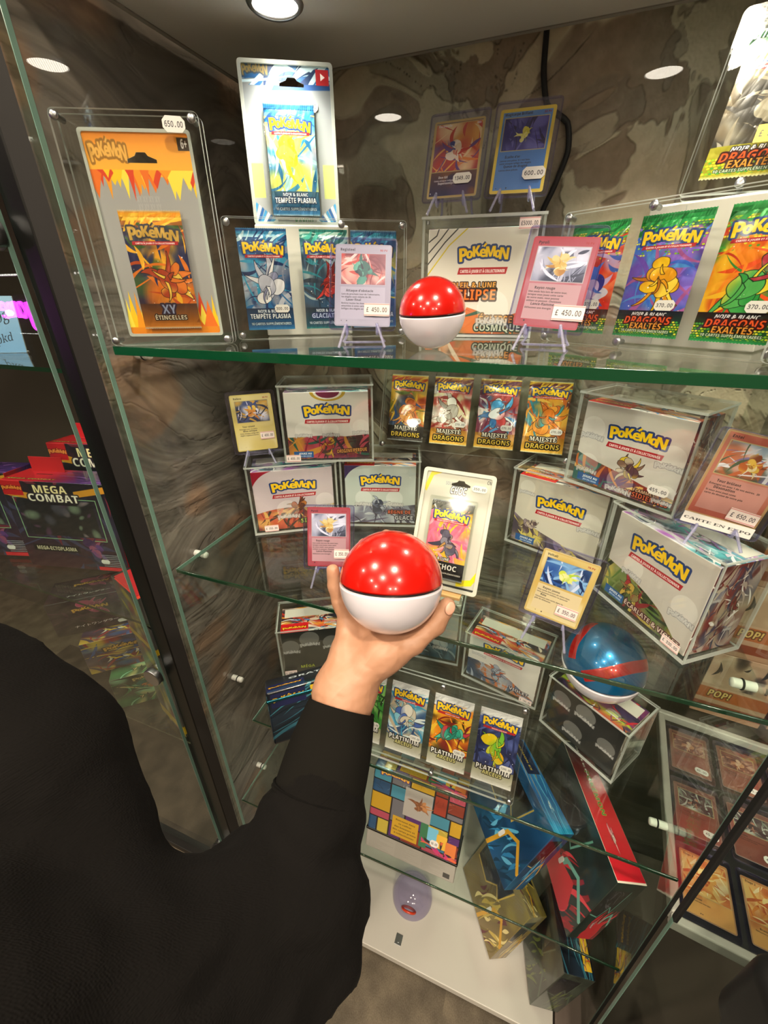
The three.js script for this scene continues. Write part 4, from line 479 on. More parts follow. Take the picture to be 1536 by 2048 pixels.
// ---------------------------------------------------------------- second shelf
const F = {
  origin: frontPrint({ seed: 41, bg: ['#d8d2d0', '#d2cccb', '#cbc5c6'], crest: '#7a1a4a', artY: 0.66, hump: 0.0, artL: 0.66, artR: 0.63, art: ['#1e4a40', '#4a2a3a', '#7a2a44'], cols: ['#8a2a3c', '#2a5a4c', '#c88a3a', '#3a2430', '#b84a5c'], main: ['#d8a83a', '#4a3a34', '#a83a3c'], mx: 0.48, my: 0.8, ms: 0.16, ly: 0.26, title: [{ t: 'ORIGINE PERDUE', x: 0.78, y: 0.88, s: 0.075, f: '#e8a85a', k: '#2a1414', max: 0.38, rot: -0.06 }], seals: [[0.2, 0.55, 0.1], [0.53, 0.55, 0.1], [0.9, 0.52, 0.1]] }),
  pink: frontPrint({ seed: 47, bg: ['#b9a6b4', '#bda9b8', '#b3a0ae'], corner: '#a01c34', artY: 0.66, hump: 0.05, artL: 0.7, artR: 0.62, art: ['#a8442c', '#6a2c24', '#7a3430'], cols: ['#c85a3a', '#8a2c24', '#3a2a24', '#d8a85a'], main: ['#c87a3a', '#a84a2c', '#6a3a2a'], mx: 0.56, my: 0.62, ms: 0.14, ly: 0.26, badge: false, title: [{ t: 'SIN', x: 0.62, y: 0.88, s: 0.1, f: '#b8c85a', k: '#243018' }], seals: [[0.4, 0.66, 0.14], [0.88, 0.56, 0.12]] }),
  teal: frontPrint({ seed: 53, bg: ['#a4b4b2', '#a9b8b5', '#9fafae'], corner: '#3a2c5a', artY: 0.7, hump: 0.06, artL: 0.72, artR: 0.66, art: ['#6a7482', '#4a4a5c', '#3a3848'], cols: ['#8a94a8', '#3a3a4c', '#b8c0cc', '#5a5470'], main: ['#7a86a4', '#aab4c8', '#3c4258'], mx: 0.48, my: 0.66, ms: 0.16, ly: 0.24, badge: false, title: [{ t: 'RÈGNE DE', x: 0.77, y: 0.80, s: 0.08, f: '#e06a4a', k: '#241414' }, { t: 'GLACE', x: 0.84, y: 0.9, s: 0.1, f: '#c8ccd8', k: '#24242e' }], seals: [[0.26, 0.56, 0.12], [0.7, 0.56, 0.12]] }),
  voile: frontPrint({ seed: 59, bg: ['#c0b8a8', '#c4bdae', '#bcb5a6'], artY: 0.86, hump: 0.1, artL: 0.56, artR: 0.93, art: ['#5a5060', '#7a6a80', '#a89a5a'], cols: ['#8a7a9a', '#c8b8a0', '#4a4250', '#d8c86a'], main: ['#9a8a94', '#5a4a50', '#c8b8a8'], mx: 0.22, my: 0.7, ms: 0.13, lx: 0.52, ly: 0.3, lw: 0.5, title: [], seals: [[0.12, 0.16, 0.09], [0.87, 0.42, 0.12]] }),
  obsid: frontPrint({ seed: 61, bg: ['#c2bcb6', '#c6c0bc', '#bdb7b2'], artY: 0.8, hump: 0.08, artL: 0.62, artR: 0.86, art: ['#3a2a4a', '#8a4a3a', '#7a2c24'], cols: ['#c8703a', '#4a2a5a', '#e8b86a', '#3a6a64', '#8a3430'], main: ['#c8b8a0', '#5a3a4a', '#e8c83a', '#8a6a5a'], mx: 0.55, my: 0.7, ms: 0.17, lx: 0.55, ly: 0.28, lw: 0.5, title: [{ t: 'FLAMMES', x: 0.74, y: 0.88, s: 0.05, f: '#e8c0a0', k: '#2a1414' }, { t: 'OBSIDIENNES', x: 0.76, y: 0.94, s: 0.08, f: '#d86a4a', k: '#2a1010', max: 0.42 }], seals: [[0.12, 0.3, 0.12], [0.14, 0.74, 0.11], [0.5, 0.84, 0.13], [0.88, 0.42, 0.12], [0.92, 0.84, 0.1]] }),
  ecar: frontPrint({ seed: 67, bg: ['#bdb6ae', '#c0b9b2', '#b8b1aa'], artY: 0.76, hump: 0.14, artL: 0.58, artR: 1.02, art: ['#4a5a30', '#6a6a3a', '#2a3a2c'], cols: ['#5a7a3a', '#8a2c34', '#c8b85a', '#2a3424', '#7a8a54'], main: ['#a8343c', '#c8a84a', '#5a6a3a', '#8a7a4a'], mx: 0.34, my: 0.74, ms: 0.15, lx: 0.5, ly: 0.22, lw: 0.54, title: [{ t: 'ÉCARLATE & VIOLET', x: 0.62, y: 0.93, s: 0.075, f: '#d8c8b8', k: '#4a1424', max: 0.66, rot: 0.03 }], seals: [[0.3, 0.5, 0.11], [0.86, 0.56, 0.12]] }),
  dark: frontPrint({ seed: 71, bg: ['#2a2a2a', '#343433', '#2b2b2a'], artY: 1.2, art: ['#2a2a2a', '#222222'], cols: ['#3a3a3a', '#2a2a2a'], badge: false, noLogo: true, title: [{ t: 'MÉGA', x: 0.35, y: 0.86, s: 0.09, f: '#b8c83a', k: '#1a1a1a' }], seals: [[0.12, 0.35, 0.14], [0.42, 0.2, 0.15], [0.75, 0.32, 0.13]] }),
  snow: frontPrint({ seed: 73, bg: ['#cac8c6', '#cfcdca', '#c4c2c0'], artY: 0.72, hump: 0.2, artL: 0.55, artR: 0.94, art: ['#4a5468', '#6a7488', '#8a8a94'], cols: ['#3a4660', '#aab4c8', '#c8784a', '#5a6a8a'], main: ['#5a6a8a', '#c86a4a', '#aab4c8'], mx: 0.42, my: 0.62, ms: 0.15, ly: 0.12, badge: false, title: [{ t: 'VIOLET', x: 0.78, y: 0.86, s: 0.09, f: '#e8e4e8', k: '#3a3a4a' }], seals: [[0.16, 0.3, 0.1]] }),
  black: frontPrint({ seed: 79, bg: ['#2c2c2d', '#363637', '#2a2a2b'], artY: 1.2, art: ['#222222', '#222222'], cols: ['#333333', '#2a2a2a'], badge: false, noLogo: true, title: [], seals: [[0.16, 0.26, 0.13], [0.5, 0.2, 0.14], [0.4, 0.72, 0.14], [0.84, 0.5, 0.12]] }),
  grey: frontPrint({ seed: 83, bg: ['#8f9696', '#a0a6a4', '#8a9090'], artY: 0.6, art: ['#5a7484', '#4a5a68', '#3a4650'], cols: ['#4a6a7c', '#8aa0a8', '#34444e'], badge: false, noLogo: true, title: [], seals: [[0.3, 0.3, 0.16], [0.7, 0.64, 0.14]] }),
};
makeBoxInCase(F.pink, tops[1], sides[0], 0.153, 0.131, 0.085, -0.386, Y2 + 0.0006, -0.570, 32.1, 'lilac booster box with a red corner', '£ 350.00', 'pink', -0.046, 0.012);
makeBoxInCase(F.teal, tops[0], sides[0], 0.142, 0.131, 0.085, -0.251, Y2 + 0.0006, -0.638, 17.7, 'pale teal booster box behind the small red card', null);
makeBoxInCase(F.origin, tops[1], sides[0], 0.150, 0.128, 0.085, -0.326, Y2 + 0.1334, -0.598, 24, 'white booster box with a purple crest', '£ 400.00', 'pink', -0.06, 0.008);
cardOnStand(cGold, 'gold coloured card on top of the lilac booster box', -0.437, Y2 + 0.1334, -0.557, 36, 9, 1, 0.077, 0.1, '£ 400.00', 'pink', { hh: 0.0165, sx: 0.018, sy: 0.028, sw: 0.022 });
// the frame of four packs bridging the box tops
const fm = place(makeFrame(0.325, 0.146, 'wide clear frame with four gold and dark red packs under the top shelf', corners(0.325, 0.146)), -0.110, Y2 + 0.1366, -0.702, 2.7, 17.5);
dragCols.forEach((c, i) => within(makePack(c, 0.0655, 0.115, ['yellow booster pack with an orange picture, leftmost in the frame of four dragon packs', 'dark red booster pack with a silver picture, second in the frame of four dragon packs', 'plum booster pack with a blue picture, third in the frame of four dragon packs', 'golden booster pack with an orange picture, rightmost in the frame of four dragon packs'][i], '270.00', 0.018, 0.036), fm, -0.117 + i * 0.078, 0.014, 0));
makeBoxInCase(F.voile, tops[0], sides[1], 0.152, 0.138, 0.085, 0.042, Y2 + 0.0006, -0.640, -20.7, 'cream booster box behind the yellow card', null);
makeBoxInCase(F.obsid, tops[0], sides[0], 0.147, 0.127, 0.085, 0.103, Y2 + 0.1455, -0.577, -34.5, 'pale grey booster box priced 455, upper right', '455.00', 'tag', 0.05, 0.028);
makeBoxInCase(F.ecar, tops[1], sides[0], 0.152, 0.1425, 0.087, 0.152, Y2 + 0.0006, -0.513, -53.2, 'pale booster box with a green jungle picture', '£ 330.00', 'pink', 0.055, 0.013);
cardOnStand(cExpo, 'orange red card with the exhibition notice', 0.190, Y2 + 0.1438, -0.492, -2, 4, -9, 0.079, 0.106, '£ 650.00', 'pink', { hh: 0.014, sx: 0.017, sy: 0.023, sw: 0.027, sh: 0.0135, sr: -2, expo: true, dy: 0.008 });
cardOnStand(cVolt, 'yellow card with a blue picture near the blue ball', 0.046, Y2 + 0.0006, -0.442, -8, 8, -6, 0.075, 0.1, '£ 350.00', 'pink', { hh: 0.026, sx: 0.015, sy: 0.022, sw: 0.024, sh: 0.014 });
cardOnStand(cPyro, 'red bordered card left of the held ball', -0.260, Y2 + 0.0006, -0.451, 17.9, 21, 0, 0.075, 0.096, '£ 350.00', 'pink', { hh: 0.024, sx: 0.019, sy: 0.024, sw: 0.022, sh: 0.014 });
// the white blister card on its little wooden easel
const cellChoc = miscPrint((c, w, h) => { grad(c, 0, 0, w, h, ['#b9b9ac', '#bfbfb3', '#b6b6ab']); c.fillStyle = '#d8c02a'; c.beginPath(); c.moveTo(w * 0.02, h * 0.18); c.lineTo(w * 0.1, h * 0.03); c.lineTo(w * 0.3, 0); c.lineTo(w * 0.36, 0); c.lineTo(w * 0.14, h * 0.06); c.lineTo(w * 0.07, h * 0.2); c.fill(); for (const s of [-1, 1]) { c.lineWidth = 26; c.strokeStyle = '#e0cc1c'; c.beginPath(); const X = (t) => w / 2 + s * w * t; c.moveTo(X(0.2), h * 0.93); c.lineTo(X(0.4), h * 0.9); c.lineTo(X(0.47), h * 0.82); c.stroke(); } c.fillStyle = '#2c2e2c'; c.fillRect(0, h * 0.955, w, h * 0.045); text(c, 'CHOC', w * 0.52, h * 0.16, 42, '#dfe2e4', { stroke: '#3a3e42', skew: -0.2 }); text(c, 'SOLEIL & LUNE', w * 0.48, h * 0.11, 22, '#8a9298', {}); text(c, 'CN1', w * 0.93, h * 0.06, 22, '#4a4a4a', {}); });
{ const b = place(thing('blister_card', 'white blister card with yellow chevrons on the wooden easel behind the held ball', 'blister pack'), -0.096, Y2 + 0.0215, -0.470, -2.8, 23.5); part('backing_card', slab(0.098, 0.163, 0.0009, 0.005, cellChoc, euroHole(0.004, 0.146, 0.026)), [M.misc, M.carton], b);
  const s = rrect(0.1, 0.165, 0.006, -0.05, -0.001); s.holes.push(rrect(0.09, 0.155, 0.003, -0.045, 0.004)); part('film_rim', new THREE.ExtrudeGeometry(s, { depth: 0.002, bevelEnabled: false }).translate(0, 0, 0.0001), S({ name: 'milky_film', color: 0xc2c2b6, roughness: 0.25 }), b); part('film_window', rbox(0.066, 0.118, 0.009, 0.003, -0.001, 0.068, 0.0052), M.film, b); addSticker(b, '350.00', 'tag', 0.03, 0.1435, 0.0006, 0.02, 0, 0.009);
  within(makePack(pkChoc, 0.058, 0.108, 'black and pink booster pack sealed on the white blister card', null), b, -0.001, 0.014, 0.0042);
  const e = place(thing('wooden_easel', 'small pale wooden easel carrying the white blister card', 'easel'), -0.096, Y2 + 0.0006, -0.470, -2.8); part('ledge', rbox(0.06, 0.005, 0.016, 0.001, 0, 0.0165, 0.0025), M.wood, e);
  for (const x of [-0.017, 0.017]) { const l = part('leg', rbox(0.0075, 0.13, 0.005, 0.001, 0, 0.065, 0), M.wood, e); l.position.set(x, 0.0004, 0.012); l.rotation.x = R(-23.5); l.rotation.z = 0; l.position.z = -0.0062; } const bl = part('back_leg', rbox(0.0075, 0.105, 0.005, 0.001, 0, 0.0525, 0), M.wood, e); bl.position.set(0, 0.0004, -0.078); bl.rotation.x = R(14); part('crossbar', rbox(0.046, 0.006, 0.004, 0.001, 0, 0.09, -0.050), M.wood, e); }
// ---------------------------------------------------------------- third shelf
makeBoxInCase(F.dark, tops[0], sides[1], 0.145, 0.128, 0.09, -0.356, Y3 + 0.0006, -0.537, 29.4, 'black booster box left of the wrist', '£ 200.00', 'pink', -0.054, 0.014);
makeBoxInCase(F.grey, sides[1], sides[1], 0.128, 0.142, 0.085, -0.150, Y3 + 0.0006, -0.655, 4, 'grey booster box below the wooden easel', null);
makeBoxInCase(F.snow, tops[0], sides[0], 0.153, 0.122, 0.085, 0.000, Y3 + 0.0006, -0.622, -13, 'white booster box behind the silver topped packs', '£ 180.00', 'pink', 0.056, 0.012);
const fp = place(makeFrame(0.262, 0.166, 'clear screwed frame with four silver topped packs, right of the black sleeve', [...corners(0.262, 0.166), [0, 0.160], [0, 0.006]]), -0.080, Y3 + 0.0006, -0.420, 0, 20);
platCols.forEach((c, i) => within(makePack(c, 0.063, 0.126, ['silver topped booster pack with a green picture, partly hidden by the black sleeve', 'silver topped booster pack with a pale blue picture, second from the sleeve', 'silver topped booster pack with a teal picture on orange, third from the sleeve', 'silver topped dark blue booster pack with a yellow and green picture, rightmost'][i], '1200.00', 0.019, 0.036), fp, -0.142 + i * 0.0735 + 0.015, 0.018, 0));
makeBoxInCase(F.black, tops[2], sides[1], 0.140, 0.1205, 0.088, 0.140, Y3 + 0.0006, -0.545, -35, 'black booster box under the blue ball', '', 'tag', -0.055, 0.02);
ball('two_tone_ball', 'large metallic blue and white plain ball with red stripes, on the black boxed case', 0.0618, [blue, white, seam, redMetal], 0.153, Y3 + 0.1836, -0.580, [8, -15, 0], []);
{ const t = scene.children.filter((o) => o.name.startsWith('two_tone_ball')).pop(), C = t.position, cam = V(0, CY, 0), tw = cam.clone().sub(C).normalize(), rt = V(0, 1, 0).cross(tw).normalize(), up = tw.clone().cross(rt), inv = t.quaternion.clone().invert();
  const onBall = (a, b) => rt.clone().multiplyScalar(a).addScaledVector(up, b).addScaledVector(tw, Math.sqrt(Math.max(0, 1 - a * a - b * b))).applyQuaternion(inv);
  for (const [p, wd] of [[[[-0.32, -0.52], [0.14, -0.22], [0.58, 0.12], [0.90, 0.34]], 0.165], [[[-0.46, 0.84], [-0.64, 0.48], [-0.72, 0.1], [-0.68, -0.22]], 0.15]]) { const cv = new THREE.CatmullRomCurve3(p.map((q) => onBall(...q))), n = 40, pos = [], idx = [], r = 0.0618; for (let i = 0; i <= n; i++) { const q = cv.getPoint(i / n).normalize(), d = cv.getTangent(i / n), s = d.clone().cross(q).normalize(); for (let k = -4; k <= 4; k++) { const v = q.clone().addScaledVector(s, k / 4 * wd).normalize().multiplyScalar(r + (Math.abs(k) === 4 ? -0.0006 : 0.0004)); pos.push(v.x, v.y, v.z); } } for (let i = 0; i < n; i++) for (let k = 0; k < 8; k++) { const a = i * 9 + k; idx.push(a, a + 1, a + 10, a, a + 10, a + 9); } const g = new THREE.BufferGeometry(); g.setAttribute('position', new THREE.Float32BufferAttribute(pos, 3)); g.setIndex(idx); g.computeVertexNormals(); part('stripe', g, redMetal, t); } }
// dark metallic tin at the left, partly hidden by the sleeve
const cellTin = miscPrint((c, w, h) => { grad(c, 0, 0, w, h, ['#10141c', '#1c2a38', '#0e1218']); streaks(c, 0, 0, w, h, ['#2a5a6a', '#123040', '#3a7a8a', '#0c1a24'], 26, 3, 0.9, 0.05, -0.4); c.fillStyle = '#1a2048'; c.fillRect(w * 0.04, h * 0.05, w * 0.4, h * 0.26); logo(c, w * 0.24, h * 0.16, w * 0.34, { edge: '#10142c', fill: '#e0a82a' }); c.fillStyle = '#d8b02a'; c.fillRect(w * 0.5, h * 0.06, w * 0.42, h * 0.24); streaks(c, w * 0.5, h * 0.06, w * 0.42, h * 0.24, ['#2a3a6a', '#c8402a', '#f4f0d0'], 16, 6, 0.5, 0.06); });
const cellTinTop = miscPrint((c, w, h) => { grad(c, 0, 0, w, h, ['#14161c', '#20262e', '#0e1014']); text(c, 'ORATION', w * 0.62, h * 0.35, 88, '#c8d4dc', { max: w * 0.7 }); c.fillStyle = '#1c2450'; c.fillRect(0, h * 0.55, w * 0.45, h * 0.45); logo(c, w * 0.22, h * 0.74, w * 0.36, { edge: '#10142c', fill: '#e0a82a' }); streaks(c, 0, h * 0.86, w, h * 0.14, ['#2a8a94', '#14505c'], 12, 3, 0.9, 0.03, 0); });
{ const t = place(thing('collector_tin', 'dark metallic collector tin at the left of the third shelf, beside the sleeve cuff', 'tin'), -0.292 * 0.968, Y3 + 0.0231, -0.418 * 0.968, 40, 24); part('body', faceUV(rbox(0.15, 0.095, 0.055, 0.005, 0, 0.0475, -0.03), [cellTin, cellTin, cellTinTop, cellTinTop, cellTin, cellTin]), M.misc, t); part('lid_rim', rbox(0.152, 0.006, 0.058, 0.0025, 0, 0.078, -0.03), S({ name: 'teal_metal', color: 0x1c5a66, metalness: 0.8, roughness: 0.25 }), t); }

// ---------------------------------------------------------------- lowest shelf: the patchwork tin and the two long boxes
const cellPatch = miscPrint((c, w, h) => {
  c.fillStyle = '#15141a'; c.fillRect(0, 0, w, h); const cols = ['#2a6688', '#6a2038', '#a8841f', '#46225e', '#245c38', '#8a3022', '#38788f', '#5c5c64', '#963c50', '#a89638', '#204468', '#742c20']; const r = rng(12);
  const cut = (x, y, ww, hh, d) => { if (d === 0 || (ww < 120 && hh < 110)) { c.fillStyle = cols[Math.floor(r() * cols.length)]; c.fillRect(x + 4, y + 4, ww - 8, hh - 8); if (r() > 0.6) streaks(c, x + 4, y + 4, ww - 8, hh - 8, ['#ffffff30', '#00000030'], 5, Math.floor(r() * 99), 0.6, 0.05); return; } if (ww > hh) { const k = ww * (0.3 + r() * 0.4); cut(x, y, k, hh, d - 1); cut(x + k, y, ww - k, hh, d - 1); } else { const k = hh * (0.3 + r() * 0.4); cut(x, y, ww, k, d - 1); cut(x, y + k, ww, hh - k, d - 1); } };
  cut(0, 0, w, h, 5); c.fillStyle = '#989490'; c.fillRect(w * 0.37, h * 0.16, w * 0.3, h * 0.42); swirl(c, w * 0.53, h * 0.36, w * 0.14, ['#8a5a3a', '#a8744a', '#6a4028'], 9, 5, null);
  c.fillStyle = '#b48c20'; c.fillRect(w * 0.27, h * 0.64, w * 0.29, h * 0.3); for (let i = 0; i < 5; i++) text(c, ['Retrouve dans', 'ce coffret', 'des boosters et', 'des cartes promo', 'à collectionner'][i], w * 0.415, h * (0.69 + i * 0.05), 16, '#3a2a10', {}); c.fillStyle = '#2f6a4a'; c.fillRect(w * 0.58, h * 0.58, w * 0.08, h * 0.36); for (const [i, k] of [[0, '#6ab0d0'], [1, '#d8a83a'], [2, '#c8703a']]) { c.fillStyle = k; c.fillRect(w * (0.66 + i * 0.1), h * (0.6 + i * 0.06), w * 0.11, h * 0.2); } streaks(c, w * 0.6, h * 0.75, w * 0.4, h * 0.25, ['#b8306a', '#2a1a24', '#c85a3a'], 14, 4, 0.4, 0.08); logo(c, w * 0.24, h * 0.07, w * 0.3, { edge: '#3a2a6a', fill: '#d8a03a' });
});
const cellLabel = miscPrint((c, w, h) => { c.fillStyle = '#8f8c86'; c.fillRect(0, 0, w, h); const r = rng(4); for (let i = 0; i < 60; i++) { c.fillStyle = '#7a7872'; c.fillRect(w * (0.04 + 0.3 * (i % 3)), h * (0.06 + Math.floor(i / 3) * 0.045), w * (0.08 + r() * 0.2), 5); } c.fillStyle = '#3a3a3a'; c.fillRect(w * 0.88, h * 0.6, w * 0.07, h * 0.25); });
{ const t = place(thing('collector_tin', 'square patchwork patterned tin box at the front of the lowest shelf', 'tin'), -0.114 * 0.976, Y4 + 0.0246, -0.416 * 0.976, -0.5, 20); part('body', faceUV(rbox(0.186, 0.148, 0.07, 0.006, 0, 0.114, -0.035), [cellTin, cellTin, cellPatch, cellTin, cellPatch, cellTin]), M.misc, t); part('info_band', faceUV(rbox(0.184, 0.042, 0.069, 0.003, 0, 0.0205, -0.035), [cellLabel, cellLabel, cellLabel, cellLabel, cellLabel, cellLabel]), M.misc, t); part('lid_rim', rbox(0.1885, 0.005, 0.072, 0.002, 0, 0.0415, -0.035), M.blackMetal, t); addSticker(t, '98.00', 'tag', 0.045, 0.068, 0.0003, 0.017, 0, 0.014); }
const longFace = (bg, band, gold, blobC, seed, extra) => miscPrint((c, w, h) => { grad(c, 0, 0, w, h, bg); blobs(c, 0, 0, w, h, bg, 20, seed, 0.2); c.fillStyle = '#17181d'; c.beginPath(); c.moveTo(w * 0.06, h * 0.12); c.lineTo(w * 0.7, h * 0.12); c.lineTo(w * 0.62, h * 0.46); c.lineTo(w * 0.5, h * 0.36); c.lineTo(w * 0.36, h * 0.56); c.lineTo(w * 0.06, h * 0.52); c.fill(); streaks(c, w * 0.06, h * 0.13, w * 0.5, h * 0.34, ['#3a3c44', '#26272e', '#4a4a52'], 16, seed + 2, 0.4, 0.05); streaks(c, w * 0.35, h * 0.45, w * 0.65, h * 0.55, blobC, 36, seed + 1, 0.5, 0.06, -1.1); c.lineWidth = 22; c.strokeStyle = gold; c.lineJoin = 'miter'; c.beginPath(); c.moveTo(w * 0.55, h); c.lineTo(w * 0.66, h * 0.6); c.lineTo(w * 0.8, h * 0.52); c.lineTo(w, h * 0.74); c.stroke(); c.lineWidth = 8; c.strokeStyle = band; c.beginPath(); c.moveTo(w * 0.06, h * 0.54); c.lineTo(w * 0.36, h * 0.58); c.lineTo(w * 0.5, h * 0.39); c.lineTo(w * 0.62, h * 0.49); c.lineTo(w * 0.72, h * 0.12); c.stroke(); if (extra) extra(c, w, h); });
const cellEx = longFace(['#1a4a78', '#14385c', '#1c5a80'], '#b89a4a', '#c8962c', ['#2a7ab0', '#14486c', '#5aa8d0', '#0e3450'], 3);
const cellExTop = miscPrint((c, w, h) => { grad(c, 0, 0, w, h, ['#1c4a80', '#2a7ac0', '#1a60a0', '#2a90b8'], true); streaks(c, 0, 0, w, h, ['#1c6ab0', '#5ab0e0', '#123c70', '#c8a03a'], 30, 5, 0.5, 0.04, 0.2); c.fillStyle = '#16244a'; c.fillRect(0, h * 0.15, w * 0.42, h * 0.7); text(c, 'POKÉMON EX', w * 0.2, h * 0.52, 70, '#e0b83a', { max: w * 0.36 }); swirl(c, w * 0.72, h * 0.5, w * 0.12, ['#8ac0e8', '#4a90c8', '#e8f0f8'], 9, 3, '#1a3a60'); });
const cellRed = longFace(['#12302c', '#16201f', '#1a2c2a'], '#6aa89a', '#6aa89a', ['#c81c30', '#a81428', '#e03a4a', '#8a1020'], 9, (c, w, h) => { c.fillStyle = '#c01a2c'; c.beginPath(); c.moveTo(w * 0.36, h); c.lineTo(w * 0.44, h * 0.62); c.lineTo(w * 0.62, h * 0.7); c.lineTo(w * 0.8, h * 0.62); c.lineTo(w * 0.88, h * 0.86); c.lineTo(w * 0.84, h); c.fill(); swirl(c, w * 0.46, h * 0.72, w * 0.1, ['#b8808a', '#8a3a44', '#d8b8b8'], 8, 3, '#3a1418'); });
const cellRedTop = miscPrint((c, w, h) => { grad(c, 0, 0, w, h, ['#1a2a2a', '#a81c24', '#c81c2c', '#c01428'], true); text(c, 'POKÉMON', w * 0.42, h * 0.5, 110, '#4a7a3a', { max: w * 0.34, stroke: '#c89a3a', lw: 10 }); text(c, 'CONTIENT', w * 0.13, h * 0.5, 44, '#e8e4dc', {}); swirl(c, w * 0.72, h * 0.5, w * 0.1, ['#d88a94', '#8a3a44', '#f0d8d4'], 9, 6, '#4a1a20'); c.lineWidth = 8; c.strokeStyle = '#d8d0c0'; c.strokeRect(4, 4, w - 8, h - 8); });
const cellTan = longFace(['#8a7a3a', '#6a5a34', '#7a6a44'], '#c8a84a', '#c8962c', ['#b8a04a', '#6a5a2a', '#d8c88a', '#5a2430'], 15), cellDark = longFace(['#3a423a', '#2a302a', '#4a5448'], '#5a6a58', '#4a5a4a', ['#6a7a3a', '#2a342a', '#3a4a3a'], 19);
function longBox(front, top, w, h, d, x, y, z, yaw, lean, label, stick) { const t = place(thing('collection_box', label, 'collection box'), x, y, z, yaw, lean); part('carton', faceUV(rbox(w, h, d, 0.0015, 0, h / 2, -d / 2), [front, front, top, top, front, front]), M.misc, t); part('clear_window', rbox(w * 0.5, h * 0.3, 0.0016, 0.0007, -w * 0.15, h * 0.68, 0.0006), M.film, t); if (stick) addSticker(t, '', 'tag', w * 0.12, h * 0.3, 0.0003, 0.022, 80, 0.008); return t; }
longBox(cellEx, cellExTop, 0.185, 0.184, 0.045, 0.024 * 0.982, Y4 + 0.0188, -0.520 * 0.982, -57.7, 23.9, 'long blue box with gold chevrons, leaning on the lowest shelf behind the patchwork tin', true);
longBox(cellRed, cellRedTop, 0.237, 0.206, 0.05, 0.146 * 0.99, Y4 + 0.0106, -0.524 * 0.99, -70, 11.5, 'long red and dark green box leaning right of the blue box', true);
longBox(cellTan, cellTan, 0.175, 0.189, 0.045, 0.036 * 0.987, YB + 0.0174, -0.517 * 0.987, -59, 22, 'long tan box with gold chevrons standing on the white base', true);
longBox(cellDark, cellTin, 0.14, 0.2, 0.06, 0.158 * 0.992, YB + 0.0112, -0.47 * 0.992, -78, 10, 'dark grey green box standing on the white base near the open joint', false);

// ---------------------------------------------------------------- the right cabinet behind its glass panel
const YT = CY - 0.802;
single('glass_shelf', box(0.9, 0.008, 0.72, 0.752, YT - 0.004, -0.80), [M.glass, M.glass, M.glass, M.glass, M.glassEdge2, M.glass], 'glass shelf of the right cabinet under the tray of framed cards', 'shelf');
{ const t = place(thing('card_tray', 'shallow white framed black tray holding rows of sleeved cards at the right', 'tray'), 0.432, YT + 0.0002, -0.557, -6.7); part('base', box(0.238, 0.006, 0.36, 0, 0.003, 0), M.rubber, t);
  for (const [w, d, x, z] of [[0.262, 0.012, 0, 0.186], [0.262, 0.012, 0, -0.186], [0.012, 0.36, -0.125, 0], [0.012, 0.36, 0.125, 0]]) part('frame_bar', rbox(w, 0.022, d, 0.003, x, 0.011, z), M.white, t);
  const arts = [cardPrint({ seed: 61, border: '#8a6a5a', m: 0.03, bg: ['#8a5a44', '#a87058'], art: ['#7a5048', '#a8806a'], cols: ['#c8906a', '#6a3a34', '#d8b090', '#8a4a3c'], main: ['#d8a070', '#8a3a2c', '#e8c8a0'], name: 'Base', hp: '120', panel: '#9a5a48', lines: ['*Attaque', 'Inflige des dégâts au Pokémon.', 'Lancez une pièce.'] }), cardPrint({ seed: 67, border: '#94705c', m: 0.03, bg: ['#8a5a4a', '#8a5040'], art: ['#8aa08a', '#c8c8a8', '#6a7a6a'], cols: ['#3a2a30', '#c8d0b8', '#8a9a80', '#5a4a44'], main: ['#4a3a3c', '#c88a6a', '#2a2024'], name: 'Niveau 1', hp: '90', panel: '#8a5040', lines: ['*Griffe', 'Inflige des dégâts au Pokémon.', 'Défaussez une énergie.'] }), cardPrint({ seed: 71, border: '#b88a5a', m: 0.03, bg: ['#c87a3a', '#e8b05a'], full: true, art: ['#e8a85a', '#f0d08a', '#d8803a'], cols: ['#f0c870', '#e0903a', '#c86a34', '#f6e4a8'], main: ['#f6e090', '#e8a850', '#c8602c'], name: 'Étage 2', hp: '150', lines: ['*Brasier', 'Défaussez une énergie.'] })];
  const A = ['dull red', 'green and red', 'glowing orange'], B = ['left', 'middle', 'right'], Cc = ['far', 'middle', 'near'];
  for (let row = 0; row < 3; row++) for (let col = 0; col < 3; col++) { const s = makeSleeve(0.072, 0.106, `clear card sleeve lying in the ${Cc[row]} row of the tray, ${B[col]} column`); s.rotation.order = 'YXZ'; s.position.set(0, 0, 0); const lx = -0.079 + col * 0.079, lz = -0.062 + row * 0.117; t.updateMatrixWorld(true); const p = V(lx, 0.0083, lz).applyMatrix4(t.matrixWorld); s.position.copy(p); s.rotation.set(R(-90), R(-6.7), 0, 'YXZ'); const cd = makeCard(arts[row], `${A[row]} card lying in the ${Cc[row]} row of the tray, ${B[col]} column`); within(cd, s, 0, 0.009, 0.0003); if (row < 2) addSticker(s, '45.00', 'tag', 0.016, 0.02, 0.002, 0.021, -6, 0.011); } }
const popCell = miscPrint((c, w, h) => { grad(c, 0, 0, w, h, ['#c8a088', '#cfa890', '#b88a70']); c.fillStyle = '#b8602c'; c.fillRect(0, h * 0.55, w, h * 0.18); c.fillStyle = '#8a3a1c'; c.fillRect(0, h * 0.8, w, h * 0.12); text(c, 'POP!', w * 0.3, h * 0.635, 74, '#e8c87a', { stroke: '#6a3412', skew: -0.1 }); blobs(c, 0, 0, w, h * 0.5, ['#dcb8a0', '#3a2620', '#c89880', '#e0c0a8'], 14, 5, 0.14); streaks(c, 0, h * 0.1, w, h * 0.35, ['#2a1a18', '#5a3a30'], 8, 8, 0.2, 0.05); text(c, 'NO', w * 0.7, h * 0.86, 40, '#e8c87a', {}); });
